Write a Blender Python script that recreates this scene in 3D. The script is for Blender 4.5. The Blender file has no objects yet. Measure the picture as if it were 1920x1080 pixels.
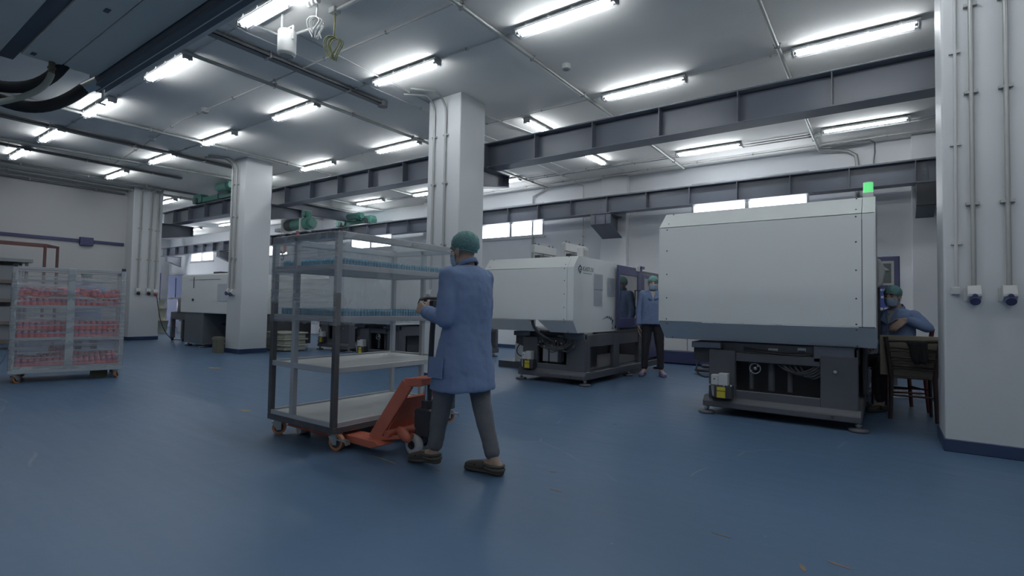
import bpy, math, random
from mathutils import Vector, Matrix
random.seed(7)
SC = bpy.context.scene
COL = SC.collection

# ------------------------------------------------------------------ camera, sky, exposure
FPX, YAW, PITCH, ROLL, CAMZ = 978.9, 0.619324, 0.0367363, 0.0183483, 1.15
cam_d = bpy.data.cameras.new('camera')
cam_d.sensor_width = 36.0
cam_d.lens = FPX * 36.0 / 1920.0
cam_d.clip_end = 200
cam = bpy.data.objects.new('camera', cam_d)
COL.objects.link(cam)
_f = Vector((-math.sin(YAW) * math.cos(PITCH), math.cos(YAW) * math.cos(PITCH), math.sin(PITCH)))
_r = Vector((math.cos(YAW), math.sin(YAW), 0))
_u = _r.cross(_f)
_r2 = _r * math.cos(ROLL) + _u * math.sin(ROLL)
_u2 = _u * math.cos(ROLL) - _r * math.sin(ROLL)
_M = Matrix((_r2, _u2, -_f)).transposed().to_4x4()
_M.translation = (0, 0, CAMZ)
cam.matrix_world = _M
SC.camera = cam

world = bpy.data.worlds.new('overcast_sky')
SC.world = world
world.use_nodes = True
_bg = world.node_tree.nodes['Background']
_bg.inputs[0].default_value = (0.93, 0.97, 1.0, 1)
_bg.inputs[1].default_value = 10.0
SC.view_settings.view_transform = 'Standard'
SC.view_settings.look = 'None'
SC.view_settings.gamma = 1.0
SC.view_settings.use_curve_mapping = False
SC.view_settings.exposure = 0.0
TUBE_POWER = 46.0
SC.cycles.use_denoising = True
SC.cycles.max_bounces = 8
SC.cycles.diffuse_bounces = 4
SC.cycles.glossy_bounces = 3
SC.cycles.transparent_max_bounces = 16
SC.cycles.caustics_reflective = False
SC.cycles.caustics_refractive = False
SC.cycles.sample_clamp_indirect = 4.0

# ------------------------------------------------------------------ mesh builder
def V(*a): return Vector(a)

class MB:
    """collects shapes, builds them as ONE mesh object"""
    def __init__(s):
        s.v = []; s.f = []; s.sm = []; s.mi = []
        s.m = 0
    def add(s, vs, fs, smooth=False):
        o = len(s.v)
        s.v.extend([tuple(p) for p in vs])
        for f in fs:
            s.f.append([i + o for i in f]); s.sm.append(smooth); s.mi.append(s.m)
        return s
    def box(s, x0, y0, z0, x1, y1, z1):
        vs = [(x, y, z) for z in (z0, z1) for y in (y0, y1) for x in (x0, x1)]
        return s.add(vs, [(0, 2, 3, 1), (4, 5, 7, 6), (0, 1, 5, 4), (2, 6, 7, 3), (0, 4, 6, 2), (1, 3, 7, 5)])
    def obox(s, c, size, R):
        vs = []
        for z in (-.5, .5):
            for y in (-.5, .5):
                for x in (-.5, .5):
                    vs.append(Vector(c) + R @ Vector((x * size[0], y * size[1], z * size[2])))
        return s.add(vs, [(0, 2, 3, 1), (4, 5, 7, 6), (0, 1, 5, 4), (2, 6, 7, 3), (0, 4, 6, 2), (1, 3, 7, 5)])
    def bar(s, p, q, w, h, up=(0, 0, 1)):
        p = Vector(p); q = Vector(q); d = (q - p); L = d.length; d.normalize()
        u = Vector(up)
        if abs(d.dot(u)) > .98: u = Vector((0, 1, 0))
        r = d.cross(u).normalized(); u = r.cross(d)
        R = Matrix((r, d, u)).transposed()
        return s.obox((p + q) / 2, (w, L, h), R)
    def prism(s, poly, axis, a0, a1, smooth=False):
        n = len(poly); vs = []
        for a in (a0, a1):
            for (u, w) in poly:
                vs.append((a, u, w) if axis == 'x' else (u, a, w) if axis == 'y' else (u, w, a))
        fs = [tuple(range(n))[::-1], tuple(range(n, 2 * n))]
        for i in range(n):
            j = (i + 1) % n
            fs.append((i, j, n + j, n + i))
        return s.add(vs, fs, smooth)
    def tube(s, path, r, n=8, closed=False, caps=True, smooth=True):
        P = [Vector(p) for p in path]; m = len(P)
        rs = r if isinstance(r, (list, tuple)) else [r] * m
        vs = []; prev = None
        for i, p in enumerate(P):
            a = P[(i - 1) % m] if (closed or i > 0) else p
            b = P[(i + 1) % m] if (closed or i < m - 1) else p
            t = (b - a)
            if t.length < 1e-9: t = Vector((0, 0, 1))
            t.normalize()
            if prev is None:
                u = Vector((0, 0, 1)) if abs(t.z) < .9 else Vector((1, 0, 0))
            else: u = prev
            u = (u - t * u.dot(t))
            if u.length < 1e-6: u = t.orthogonal()
            u.normalize(); prev = u; w = t.cross(u)
            for k in range(n):
                an = 2 * math.pi * k / n
                vs.append(p + (u * math.cos(an) + w * math.sin(an)) * rs[i])
        fs = []
        for i in range(m if closed else m - 1):
            for k in range(n):
                a = i * n + k; b = i * n + (k + 1) % n
                c = ((i + 1) % m) * n + (k + 1) % n; d = ((i + 1) % m) * n + k
                fs.append((a, b, c, d))
        s.add(vs, fs, smooth)
        if caps and not closed:
            s.add(vs[:n], [tuple(range(n))[::-1]]); s.add(vs[-n:], [tuple(range(n))])
        return s
    def cyl(s, p, q, r, n=16, r2=None):
        return s.tube([p, q], [r, r if r2 is None else r2], n)
    def sph(s, c, r, nu=12, nv=8, R=None):
        c = Vector(c)
        if not isinstance(r, (tuple, list)): r = (r, r, r)
        vs = []; fs = []
        R = R or Matrix.Identity(3)
        for j in range(1, nv):
            th = math.pi * j / nv
            for i in range(nu):
                ph = 2 * math.pi * i / nu
                vs.append(c + R @ Vector((r[0] * math.sin(th) * math.cos(ph), r[1] * math.sin(th) * math.sin(ph), r[2] * math.cos(th))))
        top = len(vs); vs.append(c + R @ Vector((0, 0, r[2]))); bot = len(vs); vs.append(c + R @ Vector((0, 0, -r[2])))
        for j in range(nv - 2):
            for i in range(nu):
                a = j * nu + i; b = j * nu + (i + 1) % nu
                fs.append((a, a + nu, b + nu, b))
        for i in range(nu):
            fs.append((top, i, (i + 1) % nu))
            fs.append((bot, (nv - 2) * nu + (i + 1) % nu, (nv - 2) * nu + i))
        return s.add(vs, fs, True)
    def caps(s, p, q, r1, r2=None, n=14):
        """tapered capsule"""
        r2 = r1 if r2 is None else r2
        p = Vector(p); q = Vector(q); d = q - p
        if d.length < 1e-6: return s.sph(p, r1)
        d.normalize()
        path = []; rs = []
        for k in (0.12, .35, .65, .9):
            an = (1 - k) * math.pi / 2
            path.append(p - d * r1 * math.sin(an)); rs.append(r1 * math.cos(an))
        path.append(p); rs.append(r1); path.append(q); rs.append(r2)
        for k in (.9, .65, .35, .12):
            an = (1 - k) * math.pi / 2
            path.append(q + d * r2 * math.sin(an)); rs.append(r2 * math.cos(an))
        return s.tube(path, rs, n)
    def loft(s, rings, n=24, power=2.0, smooth=True, caps=True):
        """rings: (center, axis1 vector, axis2 vector)"""
        vs = []; m = len(rings)
        for c, a, b in rings:
            c = Vector(c); a = Vector(a); b = Vector(b)
            for k in range(n):
                t = 2 * math.pi * k / n
                cx = math.copysign(abs(math.cos(t)) ** (2 / power), math.cos(t))
                sx = math.copysign(abs(math.sin(t)) ** (2 / power), math.sin(t))
                vs.append(c + a * cx + b * sx)
        fs = []
        for i in range(m - 1):
            for k in range(n):
                fs.append((i * n + k, i * n + (k + 1) % n, (i + 1) * n + (k + 1) % n, (i + 1) * n + k))
        s.add(vs, fs, smooth)
        if caps:
            s.add(vs[:n], [tuple(range(n))[::-1]]); s.add(vs[-n:], [tuple(range(n))])
        return s
    def lathe(s, prof, c=(0, 0, 0), n=20, axis='z'):
        c = Vector(c); vs = []; m = len(prof)
        for r, h in prof:
            for k in range(n):
                t = 2 * math.pi * k / n
                p = (r * math.cos(t), r * math.sin(t), h)
                if axis == 'y': p = (p[0], p[2], p[1])
                if axis == 'x': p = (p[2], p[0], p[1])
                vs.append(c + Vector(p))
        fs = []
        for i in range(m - 1):
            for k in range(n):
                fs.append((i * n + k, i * n + (k + 1) % n, (i + 1) * n + (k + 1) % n, (i + 1) * n + k))
        s.add(vs, fs, True)
        s.add(vs[:n], [tuple(range(n))[::-1]]); s.add(vs[-n:], [tuple(range(n))])
        return s
    def build(s, name, mat, parent=None, bevel=0, seg=1, **props):
        off = Vector((0, 0, 0)); p = parent
        while p is not None:
            off += p.location; p = p.parent
        me = bpy.data.meshes.new(name)
        me.from_pydata([(x - off.x, y - off.y, z - off.z) for x, y, z in s.v], [], s.f)
        for m in (mat if isinstance(mat, (list, tuple)) else [mat]): me.materials.append(m)
        me.polygons.foreach_set('use_smooth', s.sm)
        me.polygons.foreach_set('material_index', s.mi)
        me.update()
        import bmesh
        bm = bmesh.new(); bm.from_mesh(me)
        bmesh.ops.recalc_face_normals(bm, faces=bm.faces)
        bm.to_mesh(me); bm.free()
        o = bpy.data.objects.new(name, me)
        COL.objects.link(o)
        if parent is not None: o.parent = parent
        if bevel:
            b = o.modifiers.new('bevel', 'BEVEL'); b.width = bevel; b.segments = seg; b.limit_method = 'ANGLE'; b.angle_limit = .7
        for k, v in props.items(): o['category' if k == 'cat' else k] = v
        return o

def thing(name, label, cat, loc=(0, 0, 0), group=None):
    o = bpy.data.objects.new(name, None)
    o.empty_display_size = .1
    COL.objects.link(o); o.location = loc
    o['label'] = label; o['category'] = cat
    if group: o['group'] = group
    return o

def copy_tree(o, parent=None):
    c = o.copy(); COL.objects.link(c)
    if parent is not None: c.parent = parent
    for ch in list(o.children): copy_tree(ch, c)
    return c

def bez(p0, p1, p2, p3, n=12):
    p0, p1, p2, p3 = map(Vector, (p0, p1, p2, p3)); r = []
    for i in range(n + 1):
        t = i / n
        r.append(p0 * (1 - t) ** 3 + p1 * 3 * t * (1 - t) ** 2 + p2 * 3 * t * t * (1 - t) + p3 * t ** 3)
    return r

# ------------------------------------------------------------------ materials
def srgb(r, g, b):
    f = lambda c: (c / 255 / 12.92) if c / 255 <= .04045 else ((c / 255 + .055) / 1.055) ** 2.4
    return (f(r), f(g), f(b))

def pm(name, rgb, rough=.5, metal=0.0, var=.08, scale=6.0, bump=0.0, bscale=60.0, spec=None, emit=None, estr=0, alpha=None, coat=0):
    m = bpy.data.materials.new(name); m.use_nodes = True
    nt = m.node_tree; N = nt.nodes; L = nt.links
    b = N['Principled BSDF']
    tc = N.new('ShaderNodeTexCoord')
    nz = N.new('ShaderNodeTexNoise'); nz.inputs['Scale'].default_value = scale; nz.inputs['Detail'].default_value = 4
    L.new(tc.outputs['Object'], nz.inputs['Vector'])
    mx = N.new('ShaderNodeMix'); mx.data_type = 'RGBA'
    mx.inputs[6].default_value = tuple(max(0, c * (1 - var)) for c in rgb) + (1,)
    mx.inputs[7].default_value = tuple(min(1, c * (1 + var)) for c in rgb) + (1,)
    L.new(nz.outputs['Fac'], mx.inputs[0])
    L.new(mx.outputs[2], b.inputs['Base Color'])
    b.inputs['Roughness'].default_value = rough
    b.inputs['Metallic'].default_value = metal
    if spec is not None: b.inputs['Specular IOR Level'].default_value = spec
    if coat: b.inputs['Coat Weight'].default_value = coat
    if emit:
        b.inputs['Emission Color'].default_value = tuple(emit) + (1,); b.inputs['Emission Strength'].default_value = estr
    if alpha is not None: b.inputs['Alpha'].default_value = alpha
    if bump:
        n2 = N.new('ShaderNodeTexNoise'); n2.inputs['Scale'].default_value = bscale; n2.inputs['Detail'].default_value = 3
        L.new(tc.outputs['Object'], n2.inputs['Vector'])
        bp = N.new('ShaderNodeBump'); bp.inputs['Strength'].default_value = bump; bp.inputs['Distance'].default_value = .02
        L.new(n2.outputs['Fac'], bp.inputs['Height']); L.new(bp.outputs['Normal'], b.inputs['Normal'])
    return m

M = {}
M['ceiling'] = pm('ceiling_paint', (.88, .87, .83), .75, var=.05, scale=1.2, bump=.1, bscale=25)
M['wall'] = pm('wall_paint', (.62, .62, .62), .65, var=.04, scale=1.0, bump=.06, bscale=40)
M['wall_back'] = pm('brightened_wall_paint', (.84, .85, .87), .65, var=.04, scale=1.0, bump=.06, bscale=40)  # wall paint copied brighter, making up for weak light on the back wall
M['column'] = pm('column_paint', (.70, .72, .73), .42, var=.03, scale=2.0, bump=.05, bscale=30)
M['skirt'] = pm('blue_skirting_paint', (.035, .06, .13), .35, var=.1)
M['steel_grey'] = pm('grey_steel_paint', (.128, .143, .18), .32, var=.06, scale=3, bump=.06, bscale=7)
M['pipe'] = pm('galvanised_pipe', (.42, .43, .42), .45, .4, var=.1)
M['pipe_dark'] = pm('dull_metal_tray', (.20, .21, .22), .5, .3, var=.1)
M['pvc'] = pm('white_pvc', (.62, .63, .62), .5)
M['winframe'] = pm('aluminium_window_frame', (.45, .46, .48), .4, .3)
M['lampbody'] = pm('lamp_body_plastic', (.42, .43, .44), .5)
M['black'] = pm('black_plastic', (.048, .05, .056), .5)
M['rubber'] = pm('black_rubber', (.055, .055, .06), .7)
M['chrome'] = pm('chrome', (.6, .62, .64), .25, 1.0, var=.03)
M['white_paint'] = pm('white_machine_paint', (.80, .83, .82), .38, var=.02, scale=2, bump=.02, bscale=18)
M['grey_paint'] = pm('grey_machine_paint', (.84, .82, .79), .4, var=.03)
M['base_paint'] = pm('charcoal_machine_paint', (.095, .10, .115), .5, var=.12, scale=4)
M['blue_paint'] = pm('deep_blue_paint', (.065, .07, .16), .4)
M['orange'] = pm('orange_red_paint', (.60, .17, .105), .5, var=.15, scale=10, bump=.05)

def tube_mat():
    m = bpy.data.materials.new('lit_tube'); m.use_nodes = True
    nt = m.node_tree; nt.nodes.clear()
    e = nt.nodes.new('ShaderNodeEmission'); o = nt.nodes.new('ShaderNodeOutputMaterial')
    e.inputs[0].default_value = (.93, .97, 1.0, 1); e.inputs[1].default_value = TUBE_POWER
    nt.links.new(e.outputs[0], o.inputs[0]); return m
M['tube'] = tube_mat()

def clear_mat(name, tint=(1, 1, 1), gloss=.1, rough=.1, haze=0.0, hcol=(.8, .82, .85), streak=False, bump=0.0):
    """thin clear sheet: see-through with a glossy share and a little milky share"""
    m = bpy.data.materials.new(name); m.use_nodes = True
    nt = m.node_tree; N = nt.nodes; L = nt.links; N.clear()
    out = N.new('ShaderNodeOutputMaterial'); tr = N.new('ShaderNodeBsdfTransparent'); gl = N.new('ShaderNodeBsdfGlossy'); df = N.new('ShaderNodeBsdfDiffuse')
    tr.inputs[0].default_value = tuple(tint) + (1,); gl.inputs['Roughness'].default_value = rough
    df.inputs[0].default_value = tuple(hcol) + (1,)
    m1 = N.new('ShaderNodeMixShader'); m2 = N.new('ShaderNodeMixShader')
    m1.inputs[0].default_value = haze; m2.inputs[0].default_value = gloss
    L.new(tr.outputs[0], m1.inputs[1]); L.new(df.outputs[0], m1.inputs[2])
    L.new(m1.outputs[0], m2.inputs[1]); L.new(gl.outputs[0], m2.inputs[2]); L.new(m2.outputs[0], out.inputs[0])
    tc = N.new('ShaderNodeTexCoord'); mp = N.new('ShaderNodeMapping'); nz = N.new('ShaderNodeTexNoise')
    L.new(tc.outputs['Object'], mp.inputs[0]); L.new(mp.outputs[0], nz.inputs['Vector'])
    if streak:
        mp.inputs['Rotation'].default_value = (0.12, -0.12, 0)
        mp.inputs['Scale'].default_value = (1.2, 1.2, 38)
        nz.inputs['Scale'].default_value = 1.0; nz.inputs['Detail'].default_value = 4; nz.inputs['Distortion'].default_value = .35
        rp = N.new('ShaderNodeValToRGB')
        rp.color_ramp.elements[0].position = .45; rp.color_ramp.elements[0].color = (haze, haze, haze, 1)
        rp.color_ramp.elements[1].position = .80; rp.color_ramp.elements[1].color = (min(1, haze + .42),) * 3 + (1,)
        L.new(nz.outputs['Fac'], rp.inputs[0]); L.new(rp.outputs[0], m1.inputs[0])
    else:
        nz.inputs['Scale'].default_value = 8
        mt = N.new('ShaderNodeMath'); mt.operation = 'MULTIPLY_ADD'; mt.inputs[1].default_value = haze * .6; mt.inputs[2].default_value = haze * .7
        L.new(nz.outputs['Fac'], mt.inputs[0]); L.new(mt.outputs[0], m1.inputs[0])
    if bump:
        bp = N.new('ShaderNodeBump'); bp.inputs['Strength'].default_value = bump; bp.inputs['Distance'].default_value = .02
        L.new(nz.outputs['Fac'], bp.inputs['Height']); L.new(bp.outputs['Normal'], gl.inputs['Normal'])
    return m
M['pane'] = clear_mat('window_glass', (.97, .98, 1), .08, .05, .02)
M['diffuser'] = clear_mat('clear_lamp_cover', (.95, .96, .97), .06, .2, .05)
M['film'] = clear_mat('stretch_film', (.95, .96, .97), .16, .10, .16, streak=True, bump=.3)
M['film_clear'] = clear_mat('clear_stretch_film', (.95, .96, .97), .20, .08, .11, bump=.25)
M['sleeve'] = clear_mat('plastic_sleeve', (.9, .92, .95), .12, .15, .25, bump=.3)

def floor_mat():
    m = pm('blue_epoxy_floor', (.096, .165, .268), .22, var=.10, scale=.55, spec=.25)
    nt = m.node_tree; N = nt.nodes; L = nt.links; b = N['Principled BSDF']
    tc = [n for n in N if n.bl_idname == 'ShaderNodeTexCoord'][0]
    base = [n for n in N if n.bl_idname == 'ShaderNodeMix'][0]
    # scuffs and thin scratches, in world-size object coordinates
    mp = N.new('ShaderNodeMapping'); mp.inputs['Rotation'].default_value = (0, 0, .35); mp.inputs['Scale'].default_value = (.5, 5, 1)
    n1 = N.new('ShaderNodeTexNoise'); n1.inputs['Scale'].default_value = 2.2; n1.inputs['Detail'].default_value = 9; n1.inputs['Roughness'].default_value = .7
    L.new(tc.outputs['Object'], mp.inputs[0]); L.new(mp.outputs[0], n1.inputs['Vector'])
    r1 = N.new('ShaderNodeValToRGB'); r1.color_ramp.elements[0].position = .66; r1.color_ramp.elements[1].position = .78
    L.new(n1.outputs['Fac'], r1.inputs[0])
    vo = N.new('ShaderNodeTexVoronoi'); vo.feature = 'DISTANCE_TO_EDGE'; vo.inputs['Scale'].default_value = .33
    wp = N.new('ShaderNodeTexNoise'); wp.inputs['Scale'].default_value = .5
    va = N.new('ShaderNodeVectorMath'); va.operation = 'ADD'
    L.new(tc.outputs['Object'], wp.inputs['Vector']); L.new(tc.outputs['Object'], va.inputs[0]); L.new(wp.outputs['Color'], va.inputs[1]); L.new(va.outputs[0], vo.inputs['Vector'])
    r2 = N.new('ShaderNodeValToRGB'); r2.color_ramp.elements[0].position = 0; r2.color_ramp.elements[0].color = (1, 1, 1, 1); r2.color_ramp.elements[1].position = .0028; r2.color_ramp.elements[1].color = (0, 0, 0, 1)
    L.new(vo.outputs['Distance'], r2.inputs[0])
    br = N.new('ShaderNodeTexNoise'); br.inputs['Scale'].default_value = 1.7; L.new(tc.outputs['Object'], br.inputs['Vector'])
    r3 = N.new('ShaderNodeValToRGB'); r3.color_ramp.elements[0].position = .5; r3.color_ramp.elements[1].position = .62
    L.new(br.outputs['Fac'], r3.inputs[0])
    mu = N.new('ShaderNodeMath'); mu.operation = 'MULTIPLY'; L.new(r2.outputs[0], mu.inputs[0]); L.new(r3.outputs[0], mu.inputs[1])
    sp = N.new('ShaderNodeTexVoronoi'); sp.inputs['Scale'].default_value = 3.1; L.new(tc.outputs['Object'], sp.inputs['Vector'])
    r4 = N.new('ShaderNodeValToRGB'); r4.color_ramp.elements[0].position = .012; r4.color_ramp.elements[0].color = (1, 1, 1, 1); r4.color_ramp.elements[1].position = .03; r4.color_ramp.elements[1].color = (0, 0, 0, 1)
    L.new(sp.outputs['Distance'], r4.inputs[0])
    mxa = N.new('ShaderNodeMath'); mxa.operation = 'MAXIMUM'; L.new(mu.outputs[0], mxa.inputs[0]); L.new(r4.outputs[0], mxa.inputs[1])
    sc1 = N.new('ShaderNodeMath'); sc1.operation = 'MULTIPLY'; sc1.inputs[1].default_value = .12; L.new(r1.outputs[0], sc1.inputs[0])
    sc2 = N.new('ShaderNodeMath'); sc2.operation = 'MULTIPLY'; sc2.inputs[1].default_value = .36; L.new(mxa.outputs[0], sc2.inputs[0])
    c1 = N.new('ShaderNodeMix'); c1.data_type = 'RGBA'; c1.inputs[7].default_value = (.16, .22, .32, 1)
    c2 = N.new('ShaderNodeMix'); c2.data_type = 'RGBA'; c2.inputs[7].default_value = (.34, .36, .38, 1)
    L.new(sc1.outputs[0], c1.inputs[0]); L.new(base.outputs[2], c1.inputs[6]); L.new(sc2.outputs[0], c2.inputs[0]); L.new(c1.outputs[2], c2.inputs[6])
    L.new(c2.outputs[2], b.inputs['Base Color'])
    rr = N.new('ShaderNodeMapRange'); rr.inputs['To Min'].default_value = .30; rr.inputs['To Max'].default_value = .46
    L.new(n1.outputs['Fac'], rr.inputs['Value']); L.new(rr.outputs[0], b.inputs['Roughness'])
    bp = N.new('ShaderNodeBump'); bp.inputs['Strength'].default_value = .12; bp.inputs['Distance'].default_value = .01
    n3 = N.new('ShaderNodeTexNoise'); n3.inputs['Scale'].default_value = 9; n3.inputs['Detail'].default_value = 2
    L.new(tc.outputs['Object'], n3.inputs['Vector']); L.new(n3.outputs['Fac'], bp.inputs['Height']); L.new(bp.outputs['Normal'], b.inputs['Normal'])
    return m
M['floor'] = floor_mat()
# ------------------------------------------------------------------ the room
CZ = 4.42
X0, X1, Y0, Y1 = -31.0, 5.5, -5.0, 12.0
def struct(o):
    o['kind'] = 'structure'; return o
floor = struct(MB().box(X0, Y0, -.15, X1, Y1, 0).build('floor', M['floor']))
ceil = struct(MB().box(X0 - .2, Y0 - .2, CZ, X1 + .2, Y1 + .3, CZ + .2).build('ceiling', M['ceiling']))
# back wall with its five high window openings
WIN = [(-28.5, -26.15), (-22.05, -19.85), (-15.78, -13.60), (-9.75, -7.53), (-3.56, -1.22)]
WZ0, WZ1 = 3.115, 4.035
wb = MB()
wb.box(X0, Y1, 0, X1, Y1 + .25, WZ0); wb.box(X0, Y1, WZ1, X1, Y1 + .25, CZ)
xs = [X0] + [a for w in WIN for a in w] + [X1]
for i in range(0, len(xs), 2): wb.box(xs[i], Y1, WZ0, xs[i + 1], Y1 + .25, WZ1)
wall_back = struct(wb.build('wall_back', M['wall_back']))
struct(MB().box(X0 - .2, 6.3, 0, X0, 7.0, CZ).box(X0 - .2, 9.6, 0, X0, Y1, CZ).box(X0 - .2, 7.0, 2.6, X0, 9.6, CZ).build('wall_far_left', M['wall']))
dg_ = MB().box(X0 - .2, 6.94, 0, X0 + .03, 7.0, 2.66).box(X0 - .2, 9.6, 0, X0 + .03, 9.66, 2.66).box(X0 - .2, 7.0, 2.6, X0 + .03, 9.6, 2.66).build('added_door_1', M['winframe']); struct(dg_)  # unseen doorway, added to let daylight into the back room
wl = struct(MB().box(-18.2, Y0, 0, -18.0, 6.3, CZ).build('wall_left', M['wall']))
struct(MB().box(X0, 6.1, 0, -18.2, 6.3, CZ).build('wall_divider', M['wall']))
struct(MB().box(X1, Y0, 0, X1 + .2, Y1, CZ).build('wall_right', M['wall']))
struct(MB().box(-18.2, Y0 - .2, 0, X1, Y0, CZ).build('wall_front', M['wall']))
for i, (a, b) in enumerate(WIN):
    fr = MB(); y0, y1 = Y1 - .01, Y1 + .07; t = .045
    fr.box(a, y0, WZ0, b, y1, WZ0 + t).box(a, y0, WZ1 - t, b, y1, WZ1).box(a, y0, WZ0 + t, a + t, y1, WZ1 - t).box(b - t, y0, WZ0 + t, b, y1, WZ1 - t)
    mid = (a + b) / 2
    fr.box(mid - .04, y0, WZ0 + t, mid + .04, y1, WZ1 - t)
    w = struct(fr.build('window_%d' % (i + 1), M['winframe'], bevel=.004))
    for (p, q) in ((a + t, mid - .04), (mid + .04, b - t)):
        MB().box(p, Y1 + .02, WZ0 + t, q, Y1 + .026, WZ1 - t).build('pane', M['pane'], w)
    MB().box(a - .06, Y1 - .03, WZ0 - .05, b + .06, Y1, WZ0).build('sill', M['winframe'], w)

def column(x0, y0, x1, y1, label, extra=None):
    c = MB().box(x0, y0, 0, x1, y1, CZ).build('column', M['column'], bevel=.018, seg=3)
    c['kind'] = 'structure'; c['label'] = label
    t = .012
    MB().box(x0 - t, y0 - t, 0, x1 + t, y1 + t, .105).build('skirting', M['skirt'], c, bevel=.006)
    return c
colA = column(.417, 5.80, 1.16, 6.42, 'broad white pillar at the right edge with two grey power sockets')
colB = column(-5.895, 5.90, -5.225, 6.50, 'white pillar behind the worker pushing the trolley')
colC = column(-12.30, 5.97, -11.66, 6.60, 'white pillar between the trolley and the dark-based machine')
colD = column(-18.0, 5.80, -17.52, 6.55, 'pilaster at the end of the left wall carrying three conduits')
# wall pilasters under the rear crane brackets
for k, x in enumerate((-5.75, .42, -11.95, -18.2, -24.4)):
    p = MB().box(x, 11.82, 0, x + .68, 12.0, CZ).build('trim_%d' % (k + 1), M['wall_back'], bevel=.01); p['kind'] = 'structure'
bb = MB()
bb.box(X0, Y1 - .012, 0, X1, Y1, .1)
struct(bb.build('baseboard_back', M['skirt']))
struct(MB().box(-18.0, Y0, 0, -17.988, 5.8, .1).build('baseboard_left', M['skirt']))

# ------------------------------------------------------------------ crane runway
def h_beam(mb, p, q, axis, w, h, tf=.02, tw=.014):
    """p,q: centre of the underside at both ends"""
    (x0, y0, z0), (x1, y1, z1) = p, q
    if axis == 'x':
        mb.box(x0, y0 - w / 2, z0, x1, y0 + w / 2, z0 + tf).box(x0, y0 - w / 2, z0 + h - tf, x1, y0 + w / 2, z0 + h).box(x0, y0 - tw / 2, z0 + tf, x1, y0 + tw / 2, z0 + h - tf)
    else:
        mb.box(x0 - w / 2, y0, z0, x0 + w / 2, y1, z0 + tf).box(x0 - w / 2, y0, z0 + h - tf, x0 + w / 2, y1, z0 + h).box(x0 - tw / 2, y0, z0 + tf, x0 + tw / 2, y1, z0 + h - tf)
    return mb
nb = thing('crane_runway_beam', 'long grey steel beam running behind the white pillars, high near the ceiling', 'beam', (-6, 7.0, 3.5))
mb = h_beam(MB(), (-18.6, 7.0, 3.50), (4.5, 7.0, 3.50), 'x', .28, .425)
mb.build('girder', M['steel_grey'], nb, bevel=.004)
k = 0
x = 4.4
xs = [-0.47 - 1.0085 * i for i in range(-4, 18)]
for x in xs:
    MB().box(x - .006, 6.862, 3.52, x + .006, 6.993, 3.905).build('stiffener', M['steel_grey'], nb)
MB().box(-18.6, 6.97, 3.925, 4.5, 7.03, 3.965).build('rail', M['pipe_dark'], nb)
rb = thing('crane_runway_beam', 'long grey steel beam on brackets along the back wall, crossing the windows', 'beam', (-6, 11.3, 3.4))
h_beam(MB(), (-30.0, 11.3, 3.40), (4.5, 11.3, 3.40), 'x', .26, .40).build('girder', M['steel_grey'], rb, bevel=.004)
for i in range(-4, 31):
    x = -0.5 - .958 * i
    MB().box(x - .006, 11.172, 3.42, x + .006, 11.293, 3.78).build('stiffener', M['steel_grey'], rb)
MB().box(-30, 11.27, 3.80, 4.5, 11.33, 3.835).build('rail', M['pipe_dark'], rb)
# bolted splice plates near the right pillar and above the bracket
for x in (-5.42, .52):
    p = MB().box(x - .10, 11.278, 3.43, x + .10, 11.292, 3.77).build('splice_plate', M['steel_grey'], rb)
    for zz in (3.48, 3.56, 3.64, 3.72):
        for xx in (-.06, .06): MB().cyl((x + xx, 11.265, zz), (x + xx, 11.28, zz), .012, 6).build('bolt', M['pipe_dark'], p)

def bracket(x, ya, yb, zt, label, lowa, lowb):
    """stub I-beam from a pillar at ya out to yb, top flange at zt; lower flange from lowa (at ya) to lowb"""
    r = thing('crane_bracket', label, 'bracket', (x, ya, zt))
    s = 1 if yb > ya else -1
    MB().box(x - .13, min(ya, yb), zt - .02, x + .13, max(ya, yb), zt).build('top_flange', M['steel_grey'], r, bevel=.003)
    MB().prism([(ya, zt - .02), (yb - .03 * s, zt - .02), (yb - .03 * s, lowb), (ya, lowa)], 'x', x - .008, x + .008).build('web', M['steel_grey'], r)
    MB().prism([(ya, lowa), (yb - .02 * s, lowb), (yb - .02 * s, lowb - .02), (ya, lowa - .02)], 'x', x - .13, x + .13).build('bottom_flange', M['steel_grey'], r, bevel=.003)
    MB().box(x - .13, min(yb - .03 * s, yb - .042 * s), lowb, x + .13, max(yb - .03 * s, yb - .042 * s), zt - .02).build('end_plate', M['steel_grey'], r)
    return r
bracket(-5.56, 6.50, 7.50, 3.50, 'grey steel bracket under the front beam behind the middle pillar', 3.13, 3.30)
bracket(-11.98, 6.60, 7.55, 3.50, 'grey steel bracket under the front beam behind the second pillar', 3.13, 3.30)
bracket(-17.9, 6.55, 7.55, 3.50, 'grey steel bracket under the front beam at the left wall end', 3.05, 3.22)
bracket(.8, 6.42, 7.50, 3.50, 'grey steel bracket under the front beam behind the right pillar', 3.13, 3.30)
for x, lb in ((-5.56, 'grey steel bracket on the back wall above the white machine with papers'), (-5.30, 'second of the pair of back wall brackets above the white machine with papers'),
              (.60, 'grey steel bracket on the back wall beside the right pillar'), (-23.9, 'back wall bracket at the right of the small far window'), (-29.2, 'back wall bracket left of the small far window')):
    bracket(x, 11.82, 11.12, 3.40, lb, 2.90, 3.16)
bx = MB().box(.45, 11.05, 2.98, .80, 11.11, 3.36).build('end_stop', M['black'], bevel=.01)
bx.name = 'junction_box'; bx['label'] = 'dark box on the back wall bracket beside the right pillar'; bx['category'] = 'junction box'

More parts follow.
